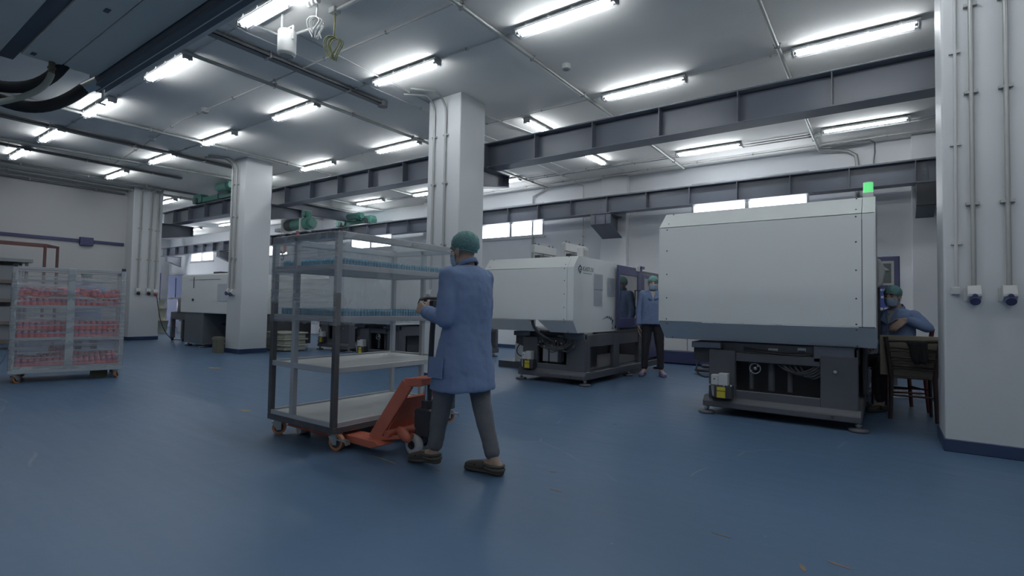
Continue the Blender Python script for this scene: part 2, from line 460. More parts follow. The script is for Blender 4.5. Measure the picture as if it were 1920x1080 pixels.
# ------------------------------------------------------------------ bridge crane with hoist
GREEN = pm('crane_green_paint', (.07, .20, .17), .45, var=.2, scale=12)
cr = thing('bridge_crane', 'overhead travelling crane, grey girder on green wheel trucks across both beams', 'crane', (-15.0, 9.1, 3.95))
h_beam(MB(), (-14.95, 6.9, 3.975), (-14.95, 11.45, 3.975), 'y', .22, .32).build('bridge_girder', M['steel_grey'], cr, bevel=.004)
for (xa, xb, y, dz) in ((-16.35, -13.6, 7.0, 0.01), (-15.55, -13.75, 11.3, -.12)):
    t = MB().box(xa + .2, y - .07, 3.98 + dz, xb - .2, y + .07, 4.12 + dz).build('end_truck', GREEN, cr, bevel=.01)
    for xx in (xa + .2, xb - .2):
        MB().prism([(xx + u, w + dz) for u, w in ((-.24, 3.97), (.24, 3.97), (.27, 4.08), (.2, 4.22), (-.2, 4.22), (-.27, 4.08))], 'y', y - .12, y + .12).build('wheel_housing', GREEN, t, bevel=.012)
        w = MB().cyl((xx, y - .14, 4.045 + dz), (xx, y + .14, 4.045 + dz), .085, 18)
        w.build('wheel', M['black'], t)
    xm = xb - .62
    MB().cyl((xm - .3, y - .26, 4.2 + dz), (xm + .25, y - .26, 4.2 + dz), .12, 18).cyl((xm + .25, y - .26, 4.2 + dz), (xm + .38, y - .26, 4.2 + dz), .095, 18).box(xm - .08, y - .2, 4.1 + dz, xm + .08, y - .07, 4.24 + dz).build('travel_motor', GREEN, t)
for dx in (.25, .33, .41):
    MB().tube([(-14.95 + dx, 6.95, 4.28), (-14.95 + dx, 11.4, 4.28)], .012, 6).build('cable_track', M['pvc'], cr)
ho = thing('wire_rope_hoist', 'green electric wire rope hoist hanging under the crane girder', 'hoist', (-14.5, 9.0, 3.6))
MB().cyl((-14.9, 9.0, 3.52), (-13.95, 9.0, 3.52), .155, 20).build('drum', GREEN, ho)
MB().cyl((-14.92, 9.0, 3.52), (-14.62, 9.0, 3.52), .165, 20).build('drum_guard', M['black'], ho)
MB().cyl((-13.95, 9.0, 3.52), (-13.72, 9.0, 3.52), .19, 20).cyl((-13.72, 9, 3.52), (-13.62, 9, 3.52), .13, 20).build('motor', GREEN, ho)
MB().box(-15.0, 8.86, 3.72, -13.9, 9.14, 3.90).build('trolley_frame', GREEN, ho, bevel=.01)
MB().box(-15.02, 8.82, 3.30, -14.98, 9.18, 3.92).box(-14.05, 8.82, 3.30, -13.98, 9.18, 3.92).build('side_plate', M['pvc'], ho)
MB().prism([(-14.2, 3.9), (-13.9, 3.9), (-13.75, 3.68), (-13.95, 3.40)], 'y', 8.95, 9.05).build('gear_case', GREEN, ho, bevel=.01)
for xx in (-15.0, -13.95):
    for yy in (8.78, 9.22):
        MB().cyl((-14.95 + (.14 if xx > -14.5 else -.14), yy - .04, 3.99), (-14.95 + (.14 if xx > -14.5 else -.14), yy + .04, 3.99), .06, 14).build('trolley_wheel', GREEN, ho)
for xx, yy in ((-15.25, 9.0), (-15.1, 8.97), (-15.18, 9.05)):
    MB().tube([(xx, yy, 3.42), (xx, yy, 2.98)], .006, 5).build('rope', M['black'], ho)
MB().box(-15.5, 8.9, 3.36, -14.95, 9.1, 3.46).build('rope_guide', M['pvc'], ho, bevel=.01)
RED = pm('red_hook_paint', (.38, .07, .06), .5)
hk = MB()
hk.cyl((-15.30, 9, 2.86), (-15.26, 9, 2.86), .15, 20).cyl((-15.10, 9, 2.86), (-15.06, 9, 2.86), .15, 20)
hk.build('pulley_cover', M['pvc'], ho)
MB().cyl((-15.25, 9, 2.86), (-15.11, 9, 2.86), .12, 18).box(-15.24, 8.94, 2.68, -15.12, 9.06, 2.86).box(-15.32, 8.97, 2.83, -15.04, 9.03, 2.89).box(-15.33, 8.96, 2.72, -15.29, 9.04, 3.0).box(-15.07, 8.96, 2.72, -15.03, 9.04, 3.0).build('hook_block', RED, ho, bevel=.008)
MB().tube([(-15.18, 9, 2.70), (-15.18, 9, 2.62)] + [(-15.18 + .07 * math.sin(a), 9, 2.53 - .07 * math.cos(a) + .02) for a in [math.pi - .3 - i * .45 for i in range(10)]], .018, 8).build('hook', M['black'], ho)
MB().tube([(-14.25, 8.9, 3.3), (-14.2, 8.9, 3.05)], .035, 8).build('limit_weight', RED, ho)

# ------------------------------------------------------------------ ceiling lamps
TL = 1.2
def make_lamp(tubes=2):
    """lamp along +x, centre at the origin, its back on z=0"""
    r = thing('ceiling_light', '', 'ceiling light')
    MB().prism([(-.066, -.012), (-.05, 0), (.05, 0), (.066, -.012), (.066, -.032), (-.066, -.032)], 'x', -.635, .635).build('housing', M['lampbody'], r, bevel=.004)
    MB().box(-.60, -.055, -.042, .60, .055, -.032).build('gear_tray', M['pvc'], r)
    for y in ((-.033, .033) if tubes == 2 else (-.033,)):
        t = MB().cyl((-.575, y, -.07), (.575, y, -.07), .0135, 10).build('tube', M['tube'], r)
        for sx in (-1, 1):
            MB().cyl((sx * .575, y, -.07), (sx * .605, y, -.07), .0145, 10).build('tube_cap', M['pipe'], t)
    for sx in (-1, 1):
        MB().box(sx * .622 - .01, -.06, -.085, sx * .622 + .01, .06, -.032).build('lamp_holder', M['lampbody'], r)
    dv = MB()
    prof = [(-.085, -.03), (-.082, -.075), (-.06, -.1), (.06, -.1), (.082, -.075), (.085, -.03)]
    for i in range(len(prof) - 1):
        (u0, w0), (u1, w1) = prof[i], prof[i + 1]
        dv.add([(-.64, u0, w0), (.64, u0, w0), (.64, u1, w1), (-.64, u1, w1)], [(0, 1, 2, 3)], False)
    for sx in (-.64, .64):
        dv.add([(sx, u, w) for u, w in prof], [tuple(range(6))])
    dv.build('clear_cover', M['diffuser'], r)
    for sx in (-.45, -.15, .15, .45):
        for sy in (-1, 1):
            MB().box(sx - .012, sy * .084 - .004, -.045, sx + .012, sy * .088 + .004, -.015).build('clip', M['pvc'], r)
    return r
LROWS = [
    (2.98, [(-5.40, 2), (-8.04, 2), (-10.70, 2), (-13.30, 2), (-15.62, 2), (-2.78, 2), (-.15, 2), (2.5, 2)], 'nearest row of ceiling lights'),  # last three listed are added out of frame to light the foreground
    (4.90, [(-2.86, 2), (-5.38, 2), (-8.03, 2), (-10.66, 2), (-13.25, 2), (-15.97, 2), (-.2, 2), (2.4, 2)], 'second row of ceiling lights'),  # last two listed are added beyond the frame for more light
    (7.17, [(-.28, 2), (-2.84, 2), (-8.03, 2), (-10.75, 2), (-18.9, 2), (-13.4, 2)], 'third row of ceiling lights'),
    (10.63, [(-.26, 1), (-2.84, 2), (-8.02, 2), (-10.55, 2), (-13.1, 2), (-22.1, 2), (-25.05, 2), (-16, 2)], 'rear row of ceiling lights by the windows'),
    (-.7, [(-5.4, 2), (-2.7, 2), (-.1, 2), (2.5, 2)], 'row of added ceiling lights over the front aisle'),  # whole row added out of view to brighten the foreground floor
    (-2.7, [(-2.7, 2), (-.1, 2), (2.5, 2)], 'row of added ceiling lights near the front wall'),  # another unseen row, added for light on the front area
]
ORD = ['first', 'second', 'third', 'fourth', 'fifth', 'sixth', 'seventh', 'eighth', 'ninth']
pl2 = make_lamp(2); pl1 = make_lamp(1)
used = {1: False, 2: False}
def put_lamp(x, y, n, label, group, rot=0.0):
    src = pl2 if n == 2 else pl1
    o = src if not used[n] else copy_tree(src)
    used[n] = True
    o.location = (x, y, CZ - .012); o.rotation_euler = (0, 0, rot)
    o['label'] = label; o['group'] = group
    return o
for y, lst, g in LROWS:
    order = sorted(lst, key=lambda t: t[0])
    for i, (x, n) in enumerate(order):
        nm = {'nearest row of ceiling lights': 'nearest row', 'second row of ceiling lights': 'second row', 'third row of ceiling lights': 'row above the front beam',
              'rear row of ceiling lights by the windows': 'rear row beside the windows', 'row of added ceiling lights over the front aisle': 'added unseen row over the front aisle', 'row of added ceiling lights near the front wall': 'added unseen row near the front wall'}[g]
        put_lamp(x, y, n, ('lit twin-tube ceiling light, ' if n == 2 else 'half-lit single-tube ceiling light, ') + ORD[i] + ' from the left in the ' + nm, g)
put_lamp(-5.02, 9.85, 2, 'lit ceiling light set crosswise beyond the front beam', 'crosswise ceiling lights', math.pi / 2)
put_lamp(-4.98, 7.95, 2, 'lit ceiling light seen end-on just above the front beam', 'crosswise ceiling lights', math.pi / 2)

# ------------------------------------------------------------------ ceiling pipes, trays and conduits
def clips(mb, pts, r): pass
def pipe(name, label, pts, r, mat, clip_step=1.3, n=8, extra=None, cat='pipe'):
    t = thing(name, label, cat, pts[0])
    MB().tube(pts, r, n).build('tube', mat, t)
    # saddles
    a, b = Vector(pts[0]), Vector(pts[1])
    for i in range(len(pts) - 1):
        a, b = Vector(pts[i]), Vector(pts[i + 1]); L = (b - a).length
        if L < 1.0: continue
        d = (b - a).normalized()
        kk = int(L / clip_step)
        for j in range(kk):
            p = a + d * (L * (j + .5) / kk)
            side = Vector((d.y, -d.x, 0)) if abs(d.z) < .5 else Vector((1, 0, 0))
            MB().bar(p - d * .012, p + d * .012, r * 2.5, r * 2.5).bar(p - side * (r + .02) - d * .01 + V(0, 0, r * .6), p + side * (r + .02) - d * .01 + V(0, 0, r * .6), .02, .008).build('saddle', M['pipe'], t)
    return t
pipe('steel_pipe', 'straight grey pipe on the ceiling running between the two nearest bright lamps', [(-3.667, -4.9, 4.36), (-3.667, 11.75, 4.36)], .026, M['pipe'])
pipe('steel_pipe', 'grey ceiling pipe running down to the front beam near the right pillar', [(-1.03, -4.9, 4.36), (-1.03, 11.72, 4.36)], .026, M['pipe'])
pipe('steel_pipe', 'long ceiling pipe passing left of the middle pillar to the back wall', [(-7.35, -4.9, 4.37), (-7.34, 11.8, 4.37), (-7.45, 11.93, 4.34), (-7.84, 11.93, 4.20), (-7.86, 11.95, 4.0), (-7.86, 11.95, 2.2)], .027, M['pipe'])
pipe('steel_pipe', 'ceiling pipe over the dark-based machine ending at the left window', [(-11.35, .5, 4.37), (-11.2, 6.0, 4.37), (-11.2, 11.5, 4.37), (-11.4, 11.9, 4.3), (-11.45, 11.95, 3.6)], .03, M['pipe'])
pipe('steel_pipe', 'ceiling pipe running towards the second pillar from the far left', [(-14.9, .5, 4.37), (-13.9, 6.5, 4.37), (-13.9, 11.8, 4.37)], .032, M['pipe'])
pipe('steel_pipe', 'thin dark ceiling pipe close to the left wall', [(-16.9, -4, 4.37), (-16.9, 11.8, 4.37)], .03, M['pipe_dark'])
pipe('steel_pipe', 'pair pipe running beside the thin dark pipe along the left wall', [(-17.6, -4, 4.33), (-17.6, 9, 4.33)], .035, M['pipe'])
pipe('steel_pipe', 'dark pipe in the corner of ceiling and left wall', [(-17.9, -4, 4.22), (-17.9, 5.7, 4.22)], .03, M['pipe_dark'])
def tray(x, y0, y1, w, label):
    t = thing('cable_tray', label, 'cable tray', (x, y0, CZ - .07))
    MB().box(x - w / 2, y0, CZ - .075, x + w / 2, y1, CZ - .065).box(x - w / 2, y0, CZ - .075, x - w / 2 + .006, y1, CZ - .03).box(x + w / 2 - .006, y0, CZ - .075, x + w / 2, y1, CZ - .03).build('trough', M['pipe_dark'], t)
    for k in range(3):
        MB().tube([(x - w / 3 + k * w / 3, y0, CZ - .052), (x - w / 3 + k * w / 3, y1, CZ - .052)], .011, 6).build('cable', M['black'], t)
    n = int((y1 - y0) / 1.2)
    for i in range(n):
        y = y0 + (i + .5) * (y1 - y0) / n
        MB().box(x - w / 2 - .02, y - .015, CZ - .085, x + w / 2 + .02, y + .015, CZ - .075).cyl((x + w / 2 + .015, y, CZ - .085), (x + w / 2 + .015, y, CZ), .005, 6).build('hanger', M['pipe'], t)
    return t
t1 = tray(-6.54, -4.5, 5.45, .11, 'dark cable tray on the ceiling ending before the middle pillar')
MB().cyl((-6.54, 5.5, CZ - .09), (-6.54, 5.5, CZ - .01), .08, 16).build('end_box', M['pipe_dark'], t1)
t2 = tray(-12.66, -2, 6.2, .16, 'dark cable tray on the ceiling leading to the second pillar')
tray(-15.0, -2, 6.0, .12, 'dark cable tray on the ceiling near the far left lamps')
def thin(label, pts, r=.011, mat='pvc', step=1.1): return pipe('conduit', label, pts, r, M[mat], step, 6, cat='conduit')
thin('thin conduit crossing the ceiling between the first and second lamp rows', [(3, 4.06, 4.385), (-10.2, 4.06, 4.385), (-14.9, 4.5, 4.385)], .013)
thin('thin conduit linking the lamps of the second row', [(3, 4.93, 4.405), (-17.2, 4.93, 4.405)], .008)
thin('thin conduit linking the lamps of the nearest row', [(3, 3.02, 4.405), (-17.2, 3.02, 4.405)], .008)
thin('thin conduit linking the lamps above the front beam', [(4, 7.2, 4.405), (-13.2, 7.2, 4.405)], .008)
thin('front one of the parallel conduits near the back wall ceiling', [(4, 10.78, 4.39), (-13, 10.78, 4.39)], .013)
thin('middle one of the parallel conduits near the back wall ceiling', [(4, 10.92, 4.39), (-13, 10.92, 4.39)], .013)
thin('rear one of the parallel conduits near the back wall ceiling', [(4, 11.55, 4.39), (-9.5, 11.55, 4.39)], .013)
thin('conduit running along the ceiling from the middle pillar to the cross lamp', [(-5.55, 6.55, 4.40), (-5.1, 9.3, 4.40), (-4.95, 11.4, 4.40)], .01)
thin('thin conduit slanting from the hanging white speaker to the middle pillar', [(-5.75, 3.35, 4.405), (-5.95, 6.2, 4.405)], .009)
thin('thin conduit beside the dark tray with a loose white hook', [(-6.25, 2.0, 4.40), (-6.2, 6.6, 4.40), (-6.0, 11, 4.4)], .009)
# conduits bending down the back wall
pipe('steel_pipe', 'pipe bending from the ceiling down the back wall behind the front machine', [(-1.02, 11.75, 4.35), (-.7, 11.93, 4.33), (-.55, 11.95, 4.30), (-.42, 11.95, 4.2), (-.40, 11.95, 4.05), (-.40, 11.95, 2.3)], .035, M['pipe'])
pipe('conduit', 'dark bent conduit with a hanging loop beside the back wall pipe', [(-1.0, 11.6, 4.36), (-.2, 11.6, 4.37), (-.12, 11.7, 4.33), (-.12, 11.9, 4.2), (-.14, 11.93, 4.05), (-.14, 11.93, 3.95)], .012, M['pipe_dark'], cat='conduit')
pipe('conduit', 'bent conduit coming down the back wall above the white machine', [(-6.37, 7.6, 4.39), (-6.37, 11.7, 4.38), (-6.3, 11.95, 4.3), (-6.3, 11.95, 4.1), (-6.3, 11.95, 1.9)], .014, M['pvc'], cat='conduit')
# ------------------------------------------------------------------ trolley wrapped in film
M['trolley_white'] = pm('white_paint_and_film_haze', (.52, .54, .56), .45, .1, var=.05)
M['trolley_dark'] = pm('dark_bare_steel', (.13, .13, .135), .45, .3, var=.25, scale=9)
M['board'] = pm('white_laminate_board', (.62, .63, .62), .4, var=.05, scale=3)
M['caster_orange'] = pm('orange_caster_tyre', (.52, .22, .10), .45)
M['zinc'] = pm('zinc_plate', (.48, .52, .52), .35, .7, var=.1)
M['cyan'] = pm('blue_clear_plastic', (.10, .42, .62), .25, var=.15, scale=30)
def caster(x, y, z0, r, parent, yaw=0.0, brake=True, mat=None, half=.028):
    """swivel caster: plate under z0, wheel touching the floor"""
    d = V(math.cos(yaw), math.sin(yaw), 0); s = V(-d.y, d.x, 0)
    c = V(x, y, r) + d * .02
    root = MB().box(x - .045, y - .04, z0 - .008, x + .045, y + .04, z0).cyl((x, y, z0 - .03), (x, y, z0 - .008), .03, 14).build('caster', M['zinc'], parent)
    MB().cyl(c - s * half * .62, c + s * half * .62, r, 24).build('tyre', mat or M['caster_orange'], root)
    MB().cyl(c - s * half * .66, c + s * half * .66, r * .68, 20).build('rim', M['black'], root)
    f = MB()
    for sg in (-1, 1):
        a = V(x, y, z0 - .025) + s * sg * half
        P = [a - d * .04, a + d * .04, c + s * sg * half + d * .018 - V(0, 0, .02), c + s * sg * half - d * .018 - V(0, 0, .02)]
        t = s * sg * .004
        vs = [p for p in P] + [p + t for p in P]
        f.add(vs, [(0, 1, 2, 3), (7, 6, 5, 4), (0, 4, 5, 1), (1, 5, 6, 2), (2, 6, 7, 3), (3, 7, 4, 0)])
    f.obox(V(x, y, z0 - .028), (.08, half * 2.1, .008), Matrix.Rotation(yaw, 3, 'Z'))
    f.cyl(c - s * half * 1.25, c + s * half * 1.25, .012, 10)
    f.build('fork', M['zinc'], root)
    if brake:
        b = V(x, y, z0 - .045)
        MB().bar(b + d * .03, b + d * .12 - V(0, 0, .012), .05, .012).bar(b + d * .115 - V(0, 0, .012), b + d * .125 - V(0, 0, .04), .05, .01).build('brake_pedal', M['zinc'], root)
    return root
TX0, TX1, TY0, TY1 = -4.42, -3.485, 2.53, 3.95
tr = thing('shelf_trolley', 'tall wheeled shelf trolley, upper half wrapped in clear film, pulled by the worker', 'trolley', ((TX0 + TX1) / 2, (TY0 + TY1) / 2, 0))
b = MB(); P = .045
b.box(TX0, TY0, .135, TX1, TY0 + P, .185).box(TX0, TY1 - P, .135, TX1, TY1, .185).box(TX0, TY0 + P, .135, TX0 + P, TY1 - P, .185).box(TX1 - P, TY0 + P, .135, TX1, TY1 - P, .185)
b.build('base_frame', M['trolley_dark'], tr, bevel=.004)
for (x, y) in ((TX0, TY0), (TX1 - P, TY0), (TX0, TY1 - P), (TX1 - P, TY1 - P)):
    front = y == TY0
    zz = 1.235 if front and x > -4 else (1.16 if front else (.70 if x > -4 else .20))
    lo = MB().box(x, y, .185, x + P, y + P, zz).build('post', M['trolley_dark'], tr, bevel=.004)
    MB().box(x, y, zz, x + P, y + P, 1.73).build('post', M['trolley_white'], tr, bevel=.004)  # upper corner post whitened to imitate the haze of the film wrap
    MB().box(x + .002, y + .002, 1.73, x + P - .002, y + P - .002, 1.737).build('post_cap', M['black'], lo)
for (x, y) in ((-4.09, TY0), (-3.97, TY1 - P)):
    MB().box(x, y, .185, x + P, y + P, 1.715).build('post', M['trolley_white'], tr, bevel=.004)
b = MB()
b.box(TX0 + P, TY0, 1.675, TX1 - P, TY0 + P, 1.73).box(TX0 + P, TY1 - P, 1.675, TX1 - P, TY1, 1.73).box(TX0, TY0 + P, 1.675, TX0 + P, TY1 - P, 1.73).box(TX1 - P, TY0 + P, 1.675, TX1, TY1 - P, 1.73)
b.build('top_rim', M['trolley_white'], tr, bevel=.004)
for z in (.186, .615, 1.02, 1.435):
    s_ = MB()
    i = P * .6
    s_.box(TX0 + i, TY0 + i, z, TX1 - i, TY1 - i, z + .018).build('shelf', M['board'], tr)
    e = MB()
    e.box(TX0 + P, TY0 + .004, z - .012, TX1 - P, TY0 + .026, z + .034).box(TX0 + P, TY1 - .026, z - .012, TX1 - P, TY1 - .004, z + .034).box(TX0 + .004, TY0 + P, z - .012, TX0 + .026, TY1 - P, z + .034).box(TX1 - .026, TY0 + P, z - .012, TX1 - .004, TY1 - P, z + .034)
    e.build('shelf_rim', M['trolley_white'], tr, bevel=.003)
caster(TX0 + .06, TY0 + .06, .135, .058, tr, .9, False)
caster(TX1 - .05, TY0 + .06, .135, .066, tr, .25, True)
caster(TX0 + .06, TY1 - .06, .135, .058, tr, 1.2, False)
caster(TX1 - .06, TY1 - .06, .135, .06, tr, 1.0, True)
def film_box(x0, y0, z0, x1, y1, z1, name, parent, nz=14, nx=18, amp=.006, seed=1, side_m=(0, 0, 0, 0)):
    """wrinkled stretch film drawn around four posts"""
    rnd = random.Random(seed); b = MB(); per = []
    for i in range(nx): per.append((x0 + (x1 - x0) * i / nx, y0, 0, -1))
    for i in range(nx): per.append((x1, y0 + (y1 - y0) * i / nx, 1, 0))
    for i in range(nx): per.append((x1 - (x1 - x0) * i / nx, y1, 0, 1))
    for i in range(nx): per.append((x0, y1 - (y1 - y0) * i / nx, -1, 0))
    vs = []; n = len(per)
    for j in range(nz + 1):
        z = z0 + (z1 - z0) * j / nz
        for k, (x, y, dx, dy) in enumerate(per):
            a = rnd.uniform(0, amp) if k % nx else .001
            vs.append((x - dx * a, y - dy * a, z + (rnd.uniform(-.008, .012) if j == 0 else 0)))
    fs = []
    for j in range(nz):
        for k in range(n):
            fs.append((j * n + k, j * n + (k + 1) % n, (j + 1) * n + (k + 1) % n, (j + 1) * n + k))
    for fi, f_ in enumerate(fs):
        b.m = side_m[((fi % n) // nx)]
        o_ = len(b.v)
        b.f.append(f_); b.sm.append(True); b.mi.append(b.m)
    b.v.extend([tuple(p) for p in vs])
    return b.build(name, [M['film'], M['film_clear']], parent)
film_box(TX0 - .004, TY0 - .004, .985, TX1 + .004, TY1 + .004, 1.727, 'stretch_film', tr, side_m=(0, 1, 1, 1))
# blue preforms on the two wrapped shelves: outer rows one by one, inner rows as one mass
pre = MB().lathe([(.006, 0), (.0115, .004), (.0125, .040), (.0105, .047), (.0145, .049), (.0145, .054), (.0105, .057), (.0105, .069), (.008, .069)], n=10).build('bottle_preform', M['cyan'])
pre_used = [False]
def put_pre(x, y, z, label, group):
    o = pre if not pre_used[0] else pre.copy()
    if pre_used[0]: COL.objects.link(o)
    pre_used[0] = True
    o.location = (x, y, z); o['label'] = label; o['category'] = 'preform'; o['group'] = group
rnd = random.Random(3)
for z, lb, gp in ((1.453, 'small blue plastic preform in the outer rows on the top trolley shelf', 'blue preforms on the top trolley shelf'),
              (1.038, 'small blue plastic preform in the outer rows on the second trolley shelf', 'blue preforms on the second trolley shelf')):
    pts = []
    xa, xb, ya, yb = TX0 + .075, TX1 - .06, TY0 + .075, TY1 - .1
    nxx = int((xb - xa) / .031); nyy = int((yb - ya) / .031)
    inner = MB()
    for i in range(nxx + 1):
        for j in range(nyy + 1):
            x = xa + (xb - xa) * i / nxx + rnd.uniform(-.003, .003); y = ya + (yb - ya) * j / nyy + rnd.uniform(-.003, .003)
            if i >= nxx - 1 or j == 0:
                pts.append((x, y))
            else:
                inner.cyl((x, y, z + .001), (x, y, z + .047), .0125, 6).cyl((x, y, z + .047), (x, y, z + .054), .0145, 6).cyl((x, y, z + .054), (x, y, z + .069), .0105, 6)
    for (x, y) in pts: put_pre(x, y, z, lb, gp)
    o = inner.build('bottle_preforms', M['cyan']); o['kind'] = 'stuff'; o['label'] = lb.replace('small blue plastic preform in the outer rows', 'mass of blue plastic preforms behind the outer rows'); o['category'] = 'preforms'

# ------------------------------------------------------------------ pallet jack
pj = thing('pallet_jack', 'orange-red hand pallet jack with its forks under the film-wrapped trolley', 'pallet jack', (-2.95, 3.0, 0))
JY = 2.95
for sy in (-1, 1):
    y = JY + sy * .20
    f = MB().prism([(-4.30, .085), (-4.36, .06), (-3.20, .05), (-3.10, .085), (-3.16, .112), (-4.25, .108)], 'y', y - .08, y + .08).build('fork', M['orange'], pj, bevel=.006)
    MB().cyl((-4.2, y - .05, .038), (-4.2, y + .05, .038), .038, 16).build('load_roller', M['pvc'], f)
    # leaning side arm up to the head
    arm = MB().bar((-3.23, JY + sy * .225, .11), (-2.965, JY + sy * .135, .555), .035, .10).bar((-2.99, JY + sy * .137, .56), (-2.83, JY + sy * .115, .575), .035, .065)
    arm.build('side_arm', M['orange'], pj, bevel=.008, seg=2)
    MB().bar((-3.22, JY + sy * .22, .115), (-2.93, JY + sy * .10, .155), .05, .035).build('push_link', M['orange'], pj, bevel=.008)
MB().box(-2.93, JY - .12, .545, -2.83, JY + .12, .605).build('head_plate', M['orange'], pj, bevel=.008)
MB().add([(-3.17, JY - .2, .13), (-3.17, JY + .2, .13), (-3.0, JY + .13, .45), (-3.0, JY - .13, .45), (-3.15, JY - .2, .12), (-3.15, JY + .2, .12), (-2.98, JY + .13, .44), (-2.98, JY - .13, .44)],
         [(0, 1, 2, 3), (7, 6, 5, 4), (0, 4, 5, 1), (1, 5, 6, 2), (2, 6, 7, 3), (3, 7, 4, 0)]).build('rear_plate', M['orange'], pj)
MB().cyl((-3.10, JY - .22, .165), (-3.10, JY + .22, .165), .028, 14).build('lift_shaft', M['orange'], pj)
MB().sph((-2.97, JY - .16, .17), (.085, .03, .045), 16, 10, Matrix.Rotation(.5, 3, 'Y')).build('rocker_lug', M['orange'], pj)
MB().box(-2.95, JY - .07, .15, -2.80, JY + .07, .36).cyl((-2.875, JY, .30), (-2.875, JY, .42), .055, 18).box(-2.985, JY - .05, .2, -2.94, JY + .05, .34).build('pump_body', M['black'], pj, bevel=.01)
MB().box(-2.99, JY - .038, .285, -2.984, JY + .03, .31).build('pump_label', M['board'], pj)
MB().cyl((-2.885, JY - .01, .40), (-2.885, JY - .01, .545), .02, 16).build('piston_rod', M['chrome'], pj)
MB().cyl((-2.95, JY - .12, .082), (-2.95, JY + .12, .082), .018, 12).box(-2.975, JY - .03, .09, -2.90, JY + .03, .17).build('steer_axle', M['black'], pj)
WHT = pm('white_nylon', (.66, .67, .68), .4)
for sy in (-1, 1):
    y = JY + sy * .07
    w = MB().lathe([(.03, -.028), (.062, -.028), (.078, -.020), (.082, 0), (.078, .020), (.062, .028), (.03, .028)], (-2.95, y, .082), 28, 'y').build('steer_wheel', WHT, pj)
    MB().cyl((-2.95, y - .033, .082), (-2.95, y + .033, .082), .033, 18).build('wheel_hub', M['black'], w)
MB().tube([(-2.875, JY, .36), (-2.872, JY, .48), (-2.845, JY - .01, .95), (-2.83, JY - .01, 1.14)], .021, 14).box(-2.90, JY - .05, .34, -2.845, JY + .05, .40).build('tiller_tube', M['black'], pj)
lp = MB(); hx = -2.84
lp.tube([(hx, JY - .14, 1.13), (hx - .005, JY - .16, 1.16), (hx - .01, JY - .14, 1.195), (hx - .01, JY - .08, 1.208), (hx - .01, JY + .08, 1.208), (hx - .01, JY + .14, 1.195), (hx - .005, JY + .16, 1.16), (hx, JY + .14, 1.13), (hx, JY + .04, 1.09), (hx, JY - .04, 1.09)], .0115, 10, closed=True)
lp.box(hx - .022, JY - .035, 1.10, hx + .022, JY + .035, 1.195).box(hx - .02, JY - .10, 1.18, hx + .015, JY + .02, 1.195)
lp.build('handle', M['rubber'], pj, bevel=.004)

# ------------------------------------------------------------------ film-wrapped cart of red jars at the left
CRX, CRY, CRA = -9.76, 2.50, math.radians(-7)
ct = thing('shelf_cart', 'white shelf cart full of red jars, wrapped in clear film, left side of the hall', 'trolley')
W2, D2 = .615, .40     # half length (local x), half depth (local y)
CW = pm('cart_frame_paint', (.50, .53, .55), .45, .1, var=.06)
P = .055
b = MB(); b.box(-W2, -D2, .125, W2, -D2 + P, .19).box(-W2, D2 - P, .125, W2, D2, .19).box(-W2, -D2 + P, .125, -W2 + P, D2 - P, .19).box(W2 - P, -D2 + P, .125, W2, D2 - P, .19)
b.build('base_frame', CW, ct, bevel=.004)
for (x, y) in ((-W2, -D2), (W2 - P, -D2), (-W2, D2 - P), (W2 - P, D2 - P)):
    po = MB().box(x, y, .19, x + P, y + P, 1.60).build('post', CW, ct, bevel=.004)
    MB().box(x + .003, y - .001, 1.575, x + P - .003, y + P, 1.615).build('post_cap', M['black'], po)
for y in (-D2, D2 - P): MB().box(-.045, y, .19, .045, y + P, 1.58).build('post', CW, ct, bevel=.004)
b = MB(); b.box(-W2 + P, -D2 + .005, 1.54, W2 - P, -D2 + .04, 1.585).box(-W2 + P, D2 - .04, 1.54, W2 - P, D2 - .005, 1.585).box(-W2 + .005, -D2 + P, 1.54, -W2 + .04, D2 - P, 1.585).box(W2 - .04, -D2 + P, 1.54, W2 - .005, D2 - P, 1.585)
b.build('top_rim', CW, ct, bevel=.004)
MB().box(-W2 + P, -D2 + .008, 1.385, W2 - P, -D2 + .03, 1.41).build('cross_bar', CW, ct)
SHZ = (.19, .585, 1.03)
for z in SHZ:
    MB().box(-W2 + .01, -D2 + .01, z, W2 - .01, D2 - .01, z + .02).build('shelf', CW, ct)
    MB().box(-W2 + P, -D2 + .004, z - .01, W2 - P, -D2 + .028, z + .03).build('shelf_lip', CW, ct)
for (x, y, a) in ((-W2 + .07, -D2 + .07, .8), (W2 - .07, -D2 + .07, 1.2), (-W2 + .07, D2 - .07, .4), (W2 - .07, D2 - .07, 1.9)):
    caster(x, y, .125, .055, ct, a, False)
MB().box(W2 - .36, -.2, .0, W2 - .16, .0, .11).build('wheel_stop', pm('khaki_box', (.16, .15, .10), .7), ct)
film_box(-W2 - .006, -D2 - .006, .17, W2 + .006, D2 + .006, 1.50, 'stretch_film', ct, 20, 16, .012, 5)
fl = MB()
band = bez((-W2, -D2 - .015, 1.33), (-.2, -D2 - .03, 1.30), (.1, -D2 - .02, 1.17), (W2, -D2 - .02, 1.04), 14)
fl.add([p + V(0, 0, .03) for p in band] + [p - V(0, 0, .03) for p in band], [(i, i + 1, i + 16, i + 15) for i in range(14)], True)
fl.build('film_band', M['film'], ct)
tl = MB(); rr = random.Random(2)
rows = []
for i in range(10):
    t = i / 9
    c = V(-W2 - .02 - .30 * t ** 1.3, -D2 + .05 + .05 * t, .42 * (1 - t) ** 1.6 + .012)
    rows.append([c + V(rr.uniform(-.012, .012), -.09 + .18 * k / 4 + rr.uniform(-.012, .012), rr.uniform(0, .02)) for k in range(5)])
